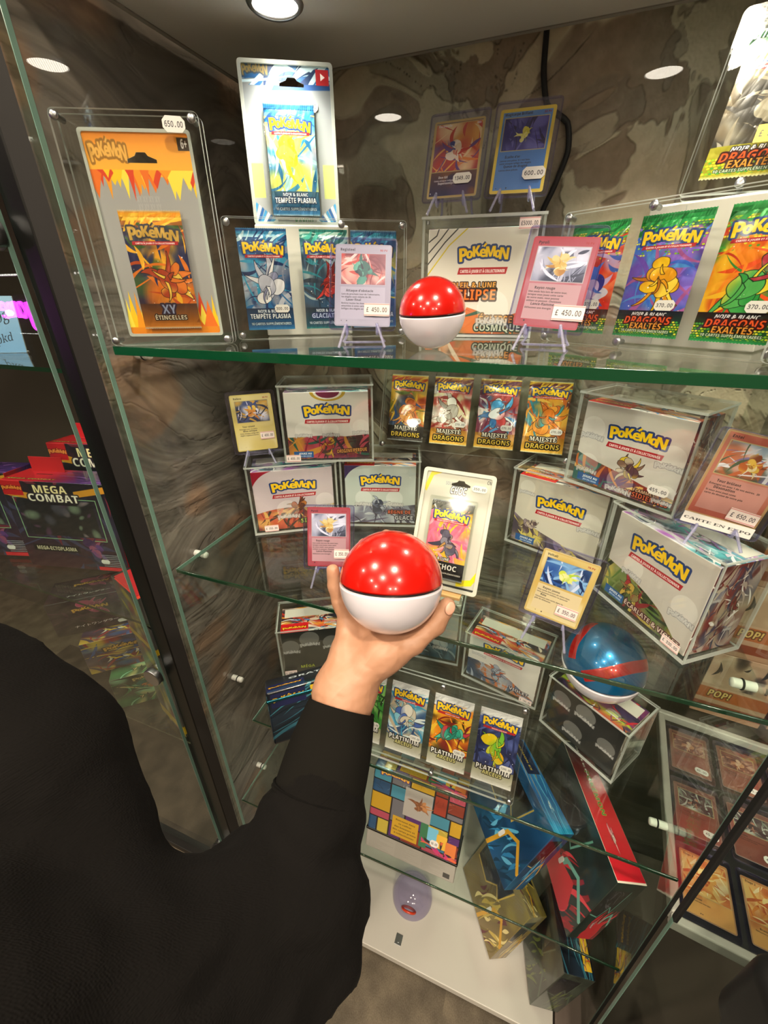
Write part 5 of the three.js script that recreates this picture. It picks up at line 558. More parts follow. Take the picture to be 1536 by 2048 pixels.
const popLabels = ['beige and orange boxed toy at the far end of the framed card tray, lower left', 'beige and orange boxed toy at the far end of the framed card tray, lower right', 'beige and orange boxed toy stacked under the right stack of clear cases, upper left', 'beige and orange boxed toy stacked behind the tray, upper right', 'beige and orange boxed toy topmost of the stack, left one', 'beige and orange boxed toy topmost of the stack, right one'];
for (let i = 0; i < 6; i++) { const t = place(thing('toy_box', popLabels[i], 'toy box'), 0.455 + (i % 2) * 0.135, YT + 0.0003 + Math.floor(i / 2) * 0.1655, -0.80, -4 + (i % 2) * 3); part('carton', faceUV(rbox(0.12, 0.165, 0.09, 0.0015, 0, 0.0825, -0.045), [popCell, popCell, popCell, popCell, popCell, popCell]), M.misc, t); part('clear_window', rbox(0.09, 0.075, 0.0016, 0.0007, 0, 0.118, 0.0006), M.film, t); }

// ---------------------------------------------------------------- the left cabinet: boxed toys and display boxes behind its glass door
const shelfL = (y, label) => single('glass_shelf', box(0.86, 0.006, 0.72, -1.04, y - 0.003, -0.77), [M.glass, M.glass, M.glass, M.glass, M.glassEdge2, M.glass], label, 'shelf');
shelfL(CY - 0.552, 'glass shelf of the left cabinet under the purple boxed toys'); shelfL(CY - 0.902, 'glass shelf of the left cabinet under the stacked Japanese boxes'); shelfL(CY - 0.09, 'glass shelf of the left cabinet above the purple boxed toys');
const cellMega = miscPrint((c, w, h) => { grad(c, 0, 0, w, h, ['#1c1a24', '#2c2a3c', '#3a1a24']); streaks(c, 0, 0, w, h, ['#3a3a58', '#6a2a3a', '#26263a'], 30, 4, 0.5, 0.05); c.fillStyle = '#20222a'; c.fillRect(w * 0.1, h * 0.2, w * 0.72, h * 0.4); blobs(c, w * 0.1, h * 0.2, w * 0.72, h * 0.4, ['#8a7a84', '#4a4a5a', '#7a8a7a', '#5a3a5a'], 16, 7, 0.12); c.lineWidth = 4; c.strokeStyle = '#8ab88a'; c.strokeRect(w * 0.08, h * 0.18, w * 0.78, h * 0.46); c.fillStyle = '#c88a2c'; c.beginPath(); c.moveTo(0, h * 0.08); c.lineTo(w * 0.4, h * 0.16); c.lineTo(w, h * 0.02); c.lineTo(w, h * 0.09); c.lineTo(w * 0.4, h * 0.22); c.lineTo(0, h * 0.16); c.fill(); c.fillStyle = '#1a1c24'; c.fillRect(w * 0.26, h * 0.03, w * 0.42, h * 0.22); text(c, 'MEGA', w * 0.46, h * 0.085, 58, '#f0e0a8', { stroke: '#2a2430' }); text(c, 'COMBAT', w * 0.47, h * 0.175, 60, '#f0e8d8', { stroke: '#2a2430' }); c.fillStyle = '#b81c24'; c.fillRect(0, 0, w * 0.2, h * 0.16); logo(c, w * 0.1, h * 0.08, w * 0.18, { edge: '#7a1014', fill: '#e08a3a' }); swirl(c, w * 0.7, h * 0.75, w * 0.15, ['#5a3a7a', '#3a2450', '#8a4a6a'], 9, 3, null); c.fillStyle = '#12131a'; c.fillRect(w * 0.1, h * 0.72, w * 0.46, h * 0.08); text(c, 'MEGA-ECTOPLASMA', w * 0.33, h * 0.76, 32, '#d8d0b0', { max: w * 0.4 }); for (let i = 0; i < 7; i++) { c.fillStyle = '#9a9aa4'; c.fillRect(w * 0.76, h * (0.8 + i * 0.022), w * 0.2, 4); } c.fillStyle = '#c81c2c'; c.fillRect(w * 0.7, h * 0.95, w * 0.3, h * 0.05); });
const cellMegaTop = miscPrint((c, w, h) => { grad(c, 0, 0, w, h, ['#c01c24', '#a81c2c', '#4a2a6a', '#3a2464'], true); streaks(c, w * 0.45, 0, w * 0.55, h, ['#6a3a8a', '#2a1c4a', '#8a5aa8'], 18, 4, 0.5, 0.07); c.fillStyle = '#2a0c10'; c.fillRect(w * 0.2, h * 0.4, w * 0.16, h * 0.06); text(c, 'MEGA COMBAT', w * 0.26, h * 0.82, 52, '#c8a84a', { max: w * 0.46, stroke: '#2a1c10' }); });
{ const lab = ['dark purple boxed toy behind the glass door, lettered white and gold on black', 'red and purple boxed toy standing behind the purple boxed toy', 'dark boxed toy half out of the picture at the left edge']; const at = [[-0.920, -0.490, 13], [-0.93, -0.605, 12], [-1.185, -0.455, 16]];
  at.forEach(([x, z, yw], i) => { const t = place(thing('toy_box', lab[i], 'toy box'), x, CY - 0.552 + 0.0046, z, yw, 3); const H = i === 1 ? 0.25 : 0.208; part('carton', faceUV(rbox(0.245, H, 0.075, 0.002, 0, H / 2, -0.0375), [cellMegaTop, cellMegaTop, cellMegaTop, cellMegaTop, cellMega, cellMegaTop]), M.misc, t); part('hang_tab', rbox(0.08, 0.034, 0.0012, 0.0005, -0.06, H + 0.016, -0.06), S({ name: 'red_card', color: 0xb01820, roughness: 0.5 }), t); part('clear_window', rbox(0.16, H * 0.4, 0.0016, 0.0007, 0, H * 0.6, 0.0006), M.film, t); addSticker(t, '', 'tag', 0.07, 0.024, 0.0003, 0.02, 0, 0.01); }); }
const KANA = { na: [[[.1, .35], [.9, .35]], [[.52, .08], [.5, .5], [.3, .92]]], i: [[[.8, .08], [.5, .4], [.12, .58]], [[.52, .4], [.52, .95]]], to: [[[.35, .08], [.35, .95]], [[.38, .4], [.8, .6]]], wa: [[[.15, .45], [.15, .15], [.85, .15], [.78, .5], [.4, .92]]], n: [[[.15, .2], [.38, .34]], [[.15, .88], [.55, .75], [.88, .3]]], da: [[[.4, .08], [.3, .3], [.1, .5]], [[.35, .22], [.82, .22], [.7, .6], [.3, .95]], [[.32, .48], [.66, .62]], [[.86, .03], [.9, .14]], [[.96, .02], [1, .12]]], ra: [[[.2, .12], [.8, .12]], [[.12, .38], [.85, .38], [.75, .68], [.35, .95]]], bar: [[[.08, .5], [.92, .5]]] };
function kana(c, list, x, y, s, col) { c.save(); c.strokeStyle = col; c.lineWidth = s * 0.12; c.lineCap = c.lineJoin = 'round'; list.forEach((k, i) => { for (const p of KANA[k]) { c.beginPath(); p.forEach(([a, b], j) => (j ? c.lineTo(x + (i + a) * s, y + b * s) : c.moveTo(x + (i + a) * s, y + b * s))); c.stroke(); } }); c.restore(); }
const jp = (bg, cols, seed, f) => miscPrint((c, w, h) => { grad(c, 0, 0, w, h, bg); blobs(c, 0, 0, w, h, cols, 26, seed, 0.2); streaks(c, 0, 0, w, h, cols, 40, seed + 1, 0.4, 0.04); f(c, w, h); });
const cellsJ = [jp(['#1a1420', '#2a1826', '#120e16'], ['#3a1c30', '#1c1420', '#241826'], 3, (c, w, h) => { swirl(c, w * 0.5, h * 0.3, w * 0.26, ['#8a2a54', '#a83a64', '#6a1c40'], 14, 3, '#c8708a'); logo(c, w * 0.5, h * 0.3, w * 0.42, { edge: '#2a1420', fill: '#c8963a' }); kana(c, ['na', 'i', 'to', 'wa', 'n', 'da', 'ra', 'bar'], w * 0.24, h * 0.76, w * 0.068, '#e8e0e0'); }), jp(['#1a2450', '#2a2040', '#4a1420'], ['#2a4a8a', '#8a1c28', '#3a2a44', '#c8a83a'], 5, (c, w, h) => { logo(c, w * 0.5, h * 0.3, w * 0.46, { edge: '#1c1420', fill: '#c8963a' }); streaks(c, w * 0.2, h * 0.5, w * 0.6, h * 0.3, ['#d8d0c0', '#8a8a94', '#d8b83a'], 16, 8, 0.3, 0.06); }), jp(['#14241c', '#1c3a2a', '#2a4a34'], ['#3a7a4a', '#8ac8a0', '#1a2a20', '#c8b87a'], 7, (c, w, h) => { logo(c, w * 0.5, h * 0.14, w * 0.42, { edge: '#142018', fill: '#c8b06a' }); swirl(c, w * 0.42, h * 0.42, w * 0.2, ['#4aa89a', '#2a6a64', '#c87a4a'], 10, 3, '#122018'); text(c, '7の仮面', w * 0.4, h * 0.78, 60, '#d8c88a', { stroke: '#2a2414' }); })];
{ const lab = ['dark purple booster box with Japanese lettering, top of the stack at the left', 'blue and red Japanese booster box, middle of the stack behind the glass door', 'green Japanese booster box, lowest of the stack behind the glass door']; cellsJ.forEach((cl, i) => { const t = place(thing('booster_box', lab[i], 'booster box'), [-0.915, -0.850, -0.795][i], CY - 0.9015 + (2 - i) * 0.0955, -0.474, 42); part('carton', faceUV(rbox(0.165, 0.095, 0.09, 0.0015, 0, 0.0475, -0.045), [cl, cl, cl, cl, cl, cl]), M.misc, t); addSticker(t, '', 'tag', 0.055, 0.012, 0.0003, 0.022, 0, 0.009); }); }
const cellRB = miscPrint((c, w, h) => { grad(c, 0, 0, w, h, ['#c82a1c', '#b81c18', '#d83a24']); text(c, 'TRIPLE', w * 0.5, h * 0.3, 80, '#e8b84a', { stroke: '#5a1010' }); text(c, 'BOOSTER', w * 0.5, h * 0.55, 70, '#f0d8a8', { stroke: '#5a1010' }); c.fillStyle = '#1c1412'; c.fillRect(0, 0, w, h * 0.14); }), cellRS = miscPrint((c, w, h) => { grad(c, 0, 0, w, h, ['#5a5854', '#6a6862', '#4a4844']); blobs(c, 0, 0, w, h, ['#8a3a3a', '#b8a83a', '#3a3a40', '#a8a49a'], 18, 3, 0.2); c.fillStyle = '#c8a82a'; c.fillRect(0, h * 0.86, w, h * 0.1); });
{ const u = place(thing('booster_box', 'pale grey box under the tall red and grey box, beside the black post', 'booster box'), -0.640, CY - 0.9015, -0.437, 72); part('carton', faceUV(rbox(0.045, 0.252, 0.11, 0.0015, 0, 0.126, -0.056), [cellRS, cellRS, cellRS, cellRS, cellRS, cellRS]), M.misc, u); part('lid_flap', box(0.04, 0.0006, 0.04, 0, 0.2522, -0.03), M.greyCard, u);
  const t = place(thing('booster_box', 'tall red and grey box standing on the pale grey box, beside the black post', 'booster box'), -0.638, CY - 0.6482, -0.436, 72); part('carton', faceUV(rbox(0.048, 0.15, 0.12, 0.0015, 0, 0.075, -0.06), [cellRS, cellRS, cellRB, cellRB, cellRS, cellRS]), M.misc, t); part('lid_flap', box(0.042, 0.0009, 0.1, 0, 0.1504, -0.06), S({ name: 'red_card', color: 0xb01820, roughness: 0.5 }), t); }
const cellSign = miscPrint((c, w, h) => { grad(c, 0, 0, w, h, ['#8aa8c8', '#7a9cc4', '#6a90bc']); text(c, '5.T0g', w * 0.5, h * 0.4, 130, '#20242c', { rot: -0.25, font: 'serif', style: 'italic' }); text(c, 'pkd', w * 0.62, h * 0.74, 100, '#20242c', { rot: -0.2, font: 'serif', style: 'italic' }); });
{ const t = place(thing('price_sign', 'pale blue card sign with handwritten black letters behind the glass door', 'sign'), -0.91, CY - 0.0895, -0.50, 24, 8); part('card', slab(0.085, 0.09, 0.002, 0.002, cellSign), [M.misc, M.carton], t); part('foot', rbox(0.05, 0.004, 0.03, 0.001, 0, 0.002, -0.018), M.carton, t); }

const cellPale = miscPrint((c, w, h) => { grad(c, 0, 0, w, h, ['#c8c4cc', '#b8c0c4', '#a8b090']); blobs(c, 0, 0, w, h * 0.6, ['#e0dce4', '#9a94a8', '#d8c8c8', '#8aa090'], 16, 4, 0.2); for (let i = 0; i < 5; i++) text(c, '~~~~', w * (0.2 + 0.15 * i), h * (0.66 + 0.06 * i), 34, '#5a6a4a', { font: 'serif' }); });
{ const t = place(thing('toy_box', 'pale green and grey boxed figure beside the pale blue sign, behind the glass door', 'toy box'), -1.06, CY - 0.0895, -0.50, 28); part('carton', faceUV(rbox(0.15, 0.15, 0.06, 0.002, 0, 0.075, -0.03), [cellPale, cellPale, cellPale, cellPale, cellPale, cellPale]), M.misc, t); part('clear_window', rbox(0.1, 0.07, 0.0016, 0.0007, 0, 0.1, 0.0006), M.film, t); }
// ---------------------------------------------------------------- the shop behind the camera, seen only in reflections
{ const t = place(thing('neon_sign', 'pink neon sign lettered game, reflected in the left glass door', 'neon sign'), -3.66, CY - 0.15, 1.45, 180); const f = (p, x) => tube(p.map(([a, b]) => [a * 0.1 + x, b * 0.12, 0]), 0.008, 40, 8); const m = new THREE.MeshStandardMaterial({ name: 'pink_neon', color: 0x220022, emissive: new THREE.Color(0.9, 0.05, 1), emissiveIntensity: 16 });
  const G = { g: [[0.8, 0.8], [0.4, 0.9], [0.15, 0.5], [0.4, 0.1], [0.8, 0.3], [0.8, 0.9], [0.8, -0.4], [0.4, -0.6], [0.1, -0.4]], a: [[0.8, 0.8], [0.4, 0.9], [0.15, 0.45], [0.4, 0.05], [0.75, 0.3], [0.8, 0.85], [0.8, 0.05]], m: [[0, 0.05], [0, 0.85], [0.25, 0.9], [0.4, 0.7], [0.42, 0.05], [0.45, 0.7], [0.7, 0.9], [0.85, 0.7], [0.87, 0.05]], e: [[0.15, 0.5], [0.8, 0.5], [0.6, 0.9], [0.25, 0.8], [0.12, 0.4], [0.35, 0.05], [0.8, 0.15]] };
  'game'.split('').forEach((k, i) => part('letter', f(G[k], -0.2 + i * 0.1), m, t)); part('backboard', rbox(0.5, 0.26, 0.01, 0.004, 0, 0.03, -0.03), M.blackMetal, t); const l = new THREE.PointLight(new THREE.Color(0.9, 0.1, 1), 0.12); l.position.set(0, 0.04, 0.06); l.name = 'neon_glow'; l.castShadow = true; t.add(l); }
{ const t = place(thing('led_strip_shelf', 'dark wall shelf with two rows of small white LEDs, reflected in the left glass door', 'lit shelf'), -3.1, CY - 0.35, 1.62, 180); part('board', rbox(1.4, 1.0, 0.03, 0.004, 0, 0.1, -0.05), dark, t); const m = new THREE.MeshStandardMaterial({ name: 'white_led', color: 0x222222, emissive: new THREE.Color(1, 0.95, 0.9), emissiveIntensity: 9 });
  for (const y of [0.12, 0.50]) { part('ledge', rbox(1.4, 0.016, 0.16, 0.003, 0, y - 0.02, 0.04), M.white, t); const gs = []; for (let i = 0; i < 40; i++) gs.push(new THREE.SphereGeometry(0.006, 8, 6).translate(-0.68 + i * 0.035, y - 0.02, 0.124)); const s = part('led', mergeGeometries(gs), m, t); s.userData.kind = 'stuff'; } }
{ const t = place(thing('display_column', 'dark grey display column with a rounded black cap at the lower right edge', 'display column'), 0.385, 0, -0.205, 6); part('column', rbox(0.17, CY - 0.7, 0.17, 0.01, 0, (CY - 0.7) / 2 + 0.0005, 0), S({ name: 'blue_grey_paint', color: 0x3a3e46, roughness: 0.5 }), t); part('cap', rbox(0.2, 0.14, 0.2, 0.026, 0, CY - 0.64, 0), S({ name: 'black_vinyl', color: 0x101012, roughness: 0.5 }), t); part('foot', rbox(0.21, 0.02, 0.21, 0.006, 0, 0.0105, 0), M.blackMetal, t); }
// ---------------------------------------------------------------- the held ball and the person
const BALL = [-0.1243, CY - 0.2749, -0.3448];
ball('two_tone_ball', 'large glossy red and white plain ball held up on the open hand', 0.0549, [red, white, seam], BALL[0], BALL[1], BALL[2], [-21, 20, -1]);
// smooth union of tapered capsules, meshed with surface nets
const smin = (a, b, k) => { const h = Math.max(k - Math.abs(a - b), 0) / k; return Math.min(a, b) - h * h * k * 0.25; };
function capsule(p, a, b, ra, rb) { const bx = b[0] - a[0], by = b[1] - a[1], bz = b[2] - a[2], px = p[0] - a[0], py = p[1] - a[1], pz = p[2] - a[2]; const t = Math.max(0, Math.min(1, (px * bx + py * by + pz * bz) / (bx * bx + by * by + bz * bz + 1e-12))); return Math.hypot(px - bx * t, py - by * t, pz - bz * t) - mix(ra, rb, t); }
const ell = (p, c, r) => { const x = (p[0] - c[0]) / r[0], y = (p[1] - c[1]) / r[1], z = (p[2] - c[2]) / r[2], k = Math.hypot(x, y, z); return (k - 1) * Math.min(...r); };
function nets(f, lo, hi, s) {
  const n = [0, 1, 2].map((i) => Math.ceil((hi[i] - lo[i]) / s) + 1), [nx, ny, nz] = n, F = new Float32Array(nx * ny * nz), at = (i, j, k) => i + nx * (j + ny * k);
  for (let k = 0; k < nz; k++) for (let j = 0; j < ny; j++) for (let i = 0; i < nx; i++) F[at(i, j, k)] = f([lo[0] + i * s, lo[1] + j * s, lo[2] + k * s]);
  const id = new Int32Array(nx * ny * nz).fill(-1), pos = [], idx = [];
  for (let k = 0; k < nz - 1; k++) for (let j = 0; j < ny - 1; j++) for (let i = 0; i < nx - 1; i++) {
    let c = 0, x = 0, y = 0, z = 0; const v = (a, b, d) => F[at(i + a, j + b, k + d)];
    for (const [a, b] of NE) { const p = NC[a], q = NC[b], u = v(...p), w = v(...q); if ((u < 0) !== (w < 0)) { const t = u / (u - w); x += p[0] + (q[0] - p[0]) * t; y += p[1] + (q[1] - p[1]) * t; z += p[2] + (q[2] - p[2]) * t; c++; } }
    if (c) { id[at(i, j, k)] = pos.length / 3; pos.push(lo[0] + (i + x / c) * s, lo[1] + (j + y / c) * s, lo[2] + (k + z / c) * s); }
  }
  const q = (a, b, c, d, flip) => { if (a < 0 || b < 0 || c < 0 || d < 0) return; flip ? idx.push(a, c, b, a, d, c) : idx.push(a, b, c, a, c, d); };
  for (let k = 1; k < nz - 1; k++) for (let j = 1; j < ny - 1; j++) for (let i = 1; i < nx - 1; i++) {
    const u = F[at(i, j, k)] < 0;
    if (u !== F[at(i + 1, j, k)] < 0) q(id[at(i, j - 1, k - 1)], id[at(i, j, k - 1)], id[at(i, j, k)], id[at(i, j - 1, k)], !u);
    if (u !== F[at(i, j + 1, k)] < 0) q(id[at(i - 1, j, k - 1)], id[at(i - 1, j, k)], id[at(i, j, k)], id[at(i, j, k - 1)], !u);
    if (u !== F[at(i, j, k + 1)] < 0) q(id[at(i - 1, j - 1, k)], id[at(i, j - 1, k)], id[at(i, j, k)], id[at(i - 1, j, k)], !u);
  }
  const g = new THREE.BufferGeometry(); g.setAttribute('position', new THREE.Float32BufferAttribute(pos, 3)); const uv = new Float32Array(pos.length / 3 * 2); for (let i = 0; i < pos.length / 3; i++) { uv[2 * i] = (pos[3 * i] + pos[3 * i + 2] * 0.7) * 6; uv[2 * i + 1] = (pos[3 * i + 1] + pos[3 * i + 2] * 0.3) * 6; } g.setAttribute('uv', new THREE.BufferAttribute(uv, 2)); g.setIndex(idx); g.computeVertexNormals(); return g;
}
const NC = [[0, 0, 0], [1, 0, 0], [0, 1, 0], [1, 1, 0], [0, 0, 1], [1, 0, 1], [0, 1, 1], [1, 1, 1]], NE = [[0, 1], [2, 3], [4, 5], [6, 7], [0, 2], [1, 3], [4, 6], [5, 7], [0, 4], [1, 5], [2, 6], [3, 7]];
const person = thing('person', 'person in a black hooded sweatshirt holding up a red and white ball, back turned', 'person');
// right hand, palm up under the ball: in axes of its own (a to the right, b up along the forearm, c away), rooted at the ball
const AX = [[0.9355, -0.0071, -0.3533], [-0.1572, 0.887, -0.4342], [-0.3164, -0.4617, -0.8286]], H = (a, b, c) => [0, 1, 2].map((i) => BALL[i] + AX[0][i] * a + AX[1][i] * b + AX[2][i] * c);
const J = { arm: H(-0.062, -0.195, -0.02), wrist: H(-0.049, -0.120, 0.008), hyp: H(-0.047, -0.082, 0.022), palm: H(-0.022, -0.082, 0.034), thenar: H(-0.008, -0.080, 0.006), cmc: H(-0.026, -0.094, 0.004), tm: H(0.024, -0.0675, 0.006), ti: H(0.048, -0.0475, 0.006), tt: H(0.0605, -0.027, 0.003),
  f: [[H(-0.047, -0.056, 0.034), H(-0.0575, -0.028, 0.026), H(-0.0625, -0.008, 0.020), H(-0.0640, 0.010, 0.014)], [H(-0.030, -0.055, 0.046), H(-0.033, -0.014, 0.058), H(-0.033, 0.016, 0.0595), H(-0.031, 0.036, 0.048)], [H(-0.008, -0.053, 0.052), H(-0.008, -0.008, 0.068), H(-0.006, 0.026, 0.0625), H(-0.005, 0.046, 0.049)], [H(0.016, -0.051, 0.048), H(0.020, -0.008, 0.065), H(0.022, 0.022, 0.0600), H(0.022, 0.041, 0.047)]] };
const FRAD = [[0.0105, 0.0088, 0.0082, 0.0072], [0.0115, 0.0096, 0.0088, 0.0078], [0.012, 0.0098, 0.009, 0.008], [0.012, 0.0098, 0.009, 0.008]];
function handSDF(p) {
  let d = capsule(p, J.arm, J.wrist, 0.034, 0.0265); d = Math.min(d, 1);
  const side = (s) => [J.wrist[0] + AX[0][0] * s, J.wrist[1] + AX[0][1] * s, J.wrist[2] + AX[0][2] * s];
  d = smin(d, capsule(p, side(-0.011), side(0.011), 0.0205, 0.0205), 0.02);
  let pal = capsule(p, J.wrist, J.palm, 0.0225, 0.019); pal = smin(pal, capsule(p, side(-0.012), J.hyp, 0.018, 0.0185), 0.012); pal = smin(pal, capsule(p, J.hyp, J.f[0][0], 0.0175, 0.0115), 0.012);
  for (let i = 0; i < 4; i++) pal = smin(pal, capsule(p, J.palm, J.f[i][0], 0.0175, 0.0125), 0.012);
  d = smin(d, pal, 0.016);
  let th = capsule(p, J.cmc, J.thenar, 0.0185, 0.0205); th = smin(th, capsule(p, J.thenar, J.tm, 0.0205, 0.0128), 0.012); th = smin(th, capsule(p, J.tm, J.ti, 0.0122, 0.0108), 0.004); th = smin(th, capsule(p, J.ti, J.tt, 0.0112, 0.0092), 0.004); d = smin(d, th, 0.014);
  for (let i = 0; i < 4; i++) { let fd = 1; for (let k = 0; k < 3; k++) { const c = capsule(p, J.f[i][k], J.f[i][k + 1], FRAD[i][k], FRAD[i][k + 1]); fd = k ? smin(fd, c, 0.003) : c; } d = smin(d, fd, 0.006); }
  d += 0.0005 * n3(p[0] * 90, p[1] * 90, p[2] * 90) + 0.0003 * n3(p[0] * 260, p[1] * 260, p[2] * 260);
  const b = Math.hypot(p[0] - BALL[0], p[1] - BALL[1], p[2] - BALL[2]) - 0.0556; return Math.max(d, -b);   // the flesh gives way to the ball
}
const SHO = [-0.265, 1.375, 0.075], ELB = [-0.150, 1.235, -0.128], WRI = J.wrist, NECK = [-0.50, 1.42, -0.02], HEAD = [-0.60, 1.575, -0.07], LSH = [-0.72, 1.36, -0.10], HIP = [-0.50, 0.86, 0.06];
const lerp3 = (a, b, t) => a.map((v, i) => mix(v, b[i], t));
function bodySDF(p) {
  let d = capsule(p, SHO, ELB, 0.048, 0.04); d = smin(d, capsule(p, ELB, J.arm, 0.04, 0.031), 0.03); d = smin(d, capsule(p, [-0.49, 1.27, 0.0], HIP, 0.125, 0.115), 0.05); d = smin(d, capsule(p, SHO, LSH, 0.06, 0.06), 0.06); d = smin(d, capsule(p, NECK, HEAD, 0.05, 0.05), 0.03);
  d = smin(d, ell(p, HEAD, [0.072, 0.108, 0.088]), 0.02); d = smin(d, capsule(p, [-0.612, 1.57, -0.155], [-0.616, 1.555, -0.172], 0.011, 0.012), 0.012); d = smin(d, ell(p, [-0.675, 1.575, -0.07], [0.01, 0.03, 0.018]), 0.006); d = smin(d, ell(p, [-0.525, 1.575, -0.06], [0.01, 0.03, 0.018]), 0.006);
  d = smin(d, capsule(p, LSH, [-0.80, 1.12, -0.06], 0.045, 0.04), 0.03); d = smin(d, capsule(p, [-0.80, 1.12, -0.06], [-0.80, 0.88, -0.10], 0.038, 0.026), 0.02);
  for (const s of [-0.085, 0.085]) { d = smin(d, capsule(p, [HIP[0] + s, 0.86, 0.06], [HIP[0] + s * 1.1, 0.47, 0.05], 0.085, 0.055), 0.03); d = smin(d, capsule(p, [HIP[0] + s * 1.1, 0.47, 0.05], [HIP[0] + s * 1.1, 0.1, 0.08], 0.053, 0.038), 0.02); d = smin(d, capsule(p, [HIP[0] + s * 1.1, 0.055, 0.08], [HIP[0] + s * 1.3, 0.045, -0.08], 0.04, 0.03), 0.02); }
  return d;
}
const hand = nets(handSDF, [-0.235, 1.27, -0.44], [-0.04, 1.515, -0.22], 0.0026);
part('body', mergeGeometries([nets(bodySDF, [-0.9, -0.01, -0.25], [-0.04, 1.72, 0.25], 0.014), hand]), M.skin, person);
{ const g = new THREE.SphereGeometry(0.0056, 16, 10).scale(1, 1.25, 0.35), m = part('thumbnail', g, M.nail, person), p = H(0.0625, -0.0275, -0.0062); m.position.set(...p); m.rotation.set(R(-27), R(40), R(-30), 'YXZ'); }
// sweatshirt: wide sleeve with cross folds, back, hood lying on the shoulders
const CUF = lerp3(J.wrist, ELB, 0.08), CUE = lerp3(J.wrist, ELB, 0.40);
function shirtSDF(p) {
  const t = ((p[0] - J.wrist[0]) * (ELB[0] - J.wrist[0]) + (p[1] - J.wrist[1]) * (ELB[1] - J.wrist[1]) + (p[2] - J.wrist[2]) * (ELB[2] - J.wrist[2])) / ((ELB[0] - J.wrist[0]) ** 2 + (ELB[1] - J.wrist[1]) ** 2 + (ELB[2] - J.wrist[2]) ** 2);
  let d = capsule(p, lerp3(J.wrist, ELB, 0.47), ELB, 0.045, 0.062); d = smin(d, capsule(p, ELB, SHO, 0.064, 0.092), 0.05);
  const fold = Math.sin(t * 21 + 2.2 * n3(p[0] * 12, p[1] * 12, p[2] * 12)) * 0.0045 * sm(0.3, 0.6, t) * (1 - sm(1.3, 2, t)); d += fold;
  d = smin(d, capsule(p, [-0.49, 1.27, 0.0], [-0.50, 0.83, 0.06], 0.158, 0.15), 0.07); d = smin(d, capsule(p, SHO, LSH, 0.085, 0.085), 0.08); d = smin(d, capsule(p, LSH, [-0.81, 1.12, -0.06], 0.075, 0.065), 0.05); d = smin(d, capsule(p, [-0.81, 1.12, -0.06], [-0.80, 0.93, -0.09], 0.062, 0.04), 0.03);
  let hood = ell(p, [-0.455, 1.425, -0.09], [0.105, 0.075, 0.085]); hood = smin(hood, ell(p, [-0.365, 1.385, -0.10], [0.075, 0.07, 0.07]), 0.04); hood = smin(hood, ell(p, [-0.305, 1.335, -0.075], [0.07, 0.06, 0.06]), 0.04); d = smin(d, hood, 0.035);
  d += 0.003 * n3(p[0] * 9, p[1] * 9, p[2] * 9) + 0.0012 * n3(p[0] * 26, p[1] * 26, p[2] * 26);
  return Math.max(d, -(ell(p, [-0.58, 1.56, -0.08], [0.088, 0.15, 0.1])));
}
part('sweatshirt', nets(shirtSDF, [-0.93, 0.72, -0.29], [0.02, 1.56, 0.25], 0.009), M.fleece, person);
// the ribbed cuff: fine ribs along the arm and an open end round the wrist
{ const A = V(...CUF), B = V(...lerp3(J.wrist, ELB, 0.50)), ax = B.clone().sub(A), L = ax.length(); ax.normalize(); const e1 = V(...AX[0]); e1.sub(ax.clone().multiplyScalar(e1.dot(ax))).normalize(); const e2 = ax.clone().cross(e1); const n = 260, m = 22, pos = [], idx = [], rings = [];
  for (let k = 0; k <= m; k++) { const t = k / m; rings.push([t * L, mix(0.0345, 0.0435, t) + 0.0022 * Math.sin(t * 3.14), 1]); } rings.push([L + 0.001, 0.0465, 0.3]); rings.unshift([0.0006, 0.0320, 1], [0.012, 0.0312, 0.4], [0.04, 0.0318, 0]);  rings.sort(() => 0); const seq = [rings[2], rings[1], rings[0], ...rings.slice(3)];
  for (const [h, r, rb] of seq) for (let i = 0; i < n; i++) { const a = i / n * Math.PI * 2, q = r + rb * 0.00035 * (i % 2 ? 1 : -1), v = A.clone().addScaledVector(ax, h).addScaledVector(e1, Math.cos(a) * q * 1.04).addScaledVector(e2, Math.sin(a) * q * 0.94); pos.push(v.x, v.y, v.z); }
  for (let k = 0; k < seq.length - 1; k++) for (let i = 0; i < n; i++) { const a = k * n + i, b = k * n + (i + 1) % n; idx.push(a, b, b + n, a, b + n, a + n); } const g = new THREE.BufferGeometry(); g.setAttribute('position', new THREE.Float32BufferAttribute(pos, 3)); g.setIndex(idx); g.computeVertexNormals(); part('cuff', g, M.rib, person);
  const ring = []; for (let i = 0; i < 60; i++) { const a = i / 60 * Math.PI * 2; ring.push(A.clone().addScaledVector(ax, L - 0.003).addScaledVector(e1, Math.cos(a) * 0.0468).addScaledVector(e2, Math.sin(a) * 0.0428).toArray()); } part('stitching', tube(ring, 0.0012, 120, 6, true), M.fleece, person); }
part('trousers', nets((p) => { let d = capsule(p, [HIP[0], 0.9, 0.06], [HIP[0], 0.84, 0.06], 0.135, 0.135); for (const s of [-0.09, 0.09]) { d = smin(d, capsule(p, [HIP[0] + s, 0.84, 0.06], [HIP[0] + s * 1.1, 0.47, 0.05], 0.098, 0.075), 0.03); d = smin(d, capsule(p, [HIP[0] + s * 1.1, 0.47, 0.05], [HIP[0] + s * 1.1, 0.09, 0.08], 0.075, 0.068), 0.02); } return d + 0.002 * n3(p[0] * 20, p[1] * 12, p[2] * 20); }, [-0.75, 0.0, -0.12], [-0.25, 1.08, 0.26], 0.014), M.denim, person);
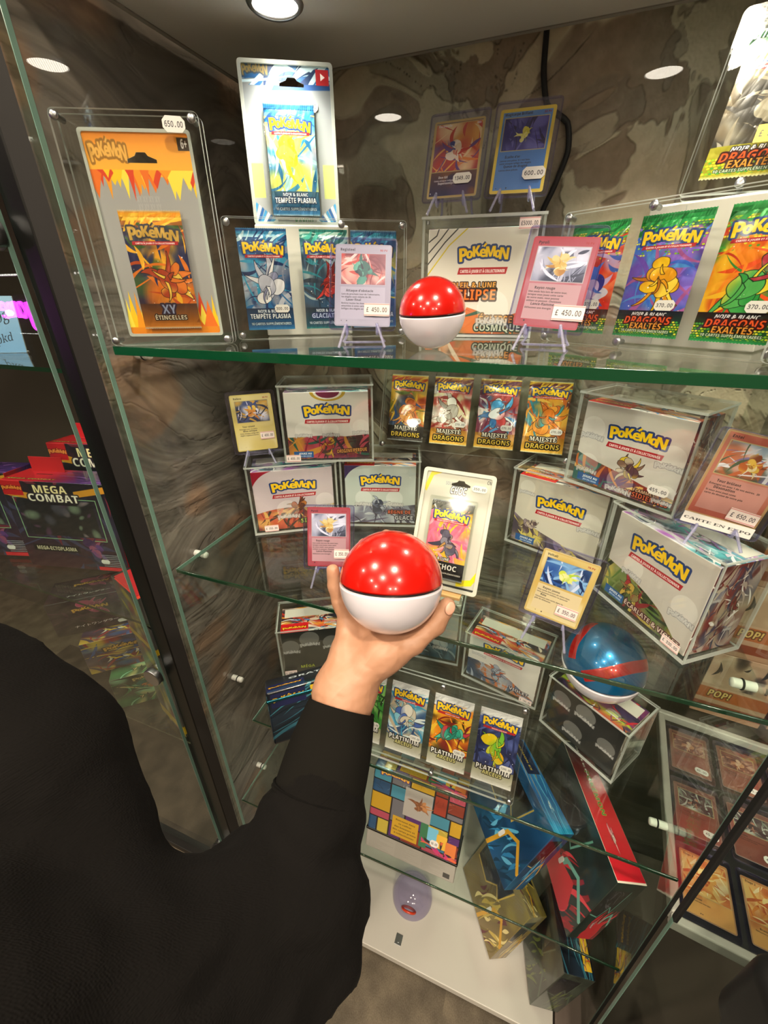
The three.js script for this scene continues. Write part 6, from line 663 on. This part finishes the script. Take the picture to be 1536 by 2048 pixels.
part('hair', nets((p) => Math.max(ell(p, [HEAD[0], HEAD[1] + 0.012, HEAD[2] + 0.012], [0.082, 0.116, 0.094]) + 0.003 * n3(p[0] * 60, p[1] * 25, p[2] * 60), -ell(p, [-0.61, 1.535, -0.17], [0.062, 0.085, 0.06])), [-0.72, 1.42, -0.2], [-0.48, 1.72, 0.06], 0.007), M.hair, person);
for (const s of [-0.085, 0.085]) part('shoe', nets((p) => Math.max(smin(capsule(p, [HIP[0] + s * 1.1, 0.06, 0.09], [HIP[0] + s * 1.3, 0.04, -0.10], 0.054, 0.042), capsule(p, [HIP[0] + s * 1.1, 0.1, 0.085], [HIP[0] + s * 1.1, 0.06, 0.085], 0.05, 0.05), 0.03), 0.001 - p[1]), [-0.72, -0.02, -0.18], [-0.28, 0.17, 0.18], 0.008), M.rubber, person);
// details move under the part they belong to, and alike things share a group
scene.updateMatrixWorld(true);
const UNDER = { price_sticker: ['front_plate', 'front_sheet', 'front_panel', 'backing_card', 'wrapper', 'carton', 'body'], fold_line: ['body'], stripe: ['upper_shell'], thumbnail: ['body'], stitching: ['cuff'], magnet: ['lid'] };
for (const t of [...scene.children]) for (const c of [...t.children]) { const h = UNDER[c.name] && t.children.find((o) => UNDER[c.name].includes(o.name)); if (h) h.attach(c); }
const GROUPS = [[/frame of four dragon packs/, 'packs in the frame under the top shelf'], [/^silver topped/, 'silver topped packs in one frame'], [/^green topped/, 'green topped packs in one frame'], [/frame of three$|silver grey card$/, 'blue packs in one frame'], [/shelf peg/, 'white shelf pegs'], [/spotlight in the cabinet top/, 'spotlights of the cabinet top'], [/shop ceiling downlight/, 'shop ceiling downlights'], [/^clear card sleeve lying/, 'card sleeves in the tray'], [/card lying in the/, 'cards in the tray'], [/^beige and orange boxed toy/, 'boxed toys beyond the tray'], [/^clear case around/, 'clear cases round booster boxes'], [/^clear bent stand/, 'clear card stands'], [/^rigid clear sleeve/, 'rigid card sleeves on stands'], [/boxed toy (behind|standing|half)|^dark boxed toy|^dark purple boxed toy/, 'boxed toys of the left cabinet'], [/Japanese/, 'stacked Japanese booster boxes'], [/^long (blue|red|tan)/, 'long collection boxes'], [/base board/, 'cabinet base boards']];
for (const t of scene.children) if (t.userData.label) for (const [re, g] of GROUPS) if (re.test(t.userData.label)) { t.userData.group = g; break; }
shadows(scene);
renderer.render(scene, camera);
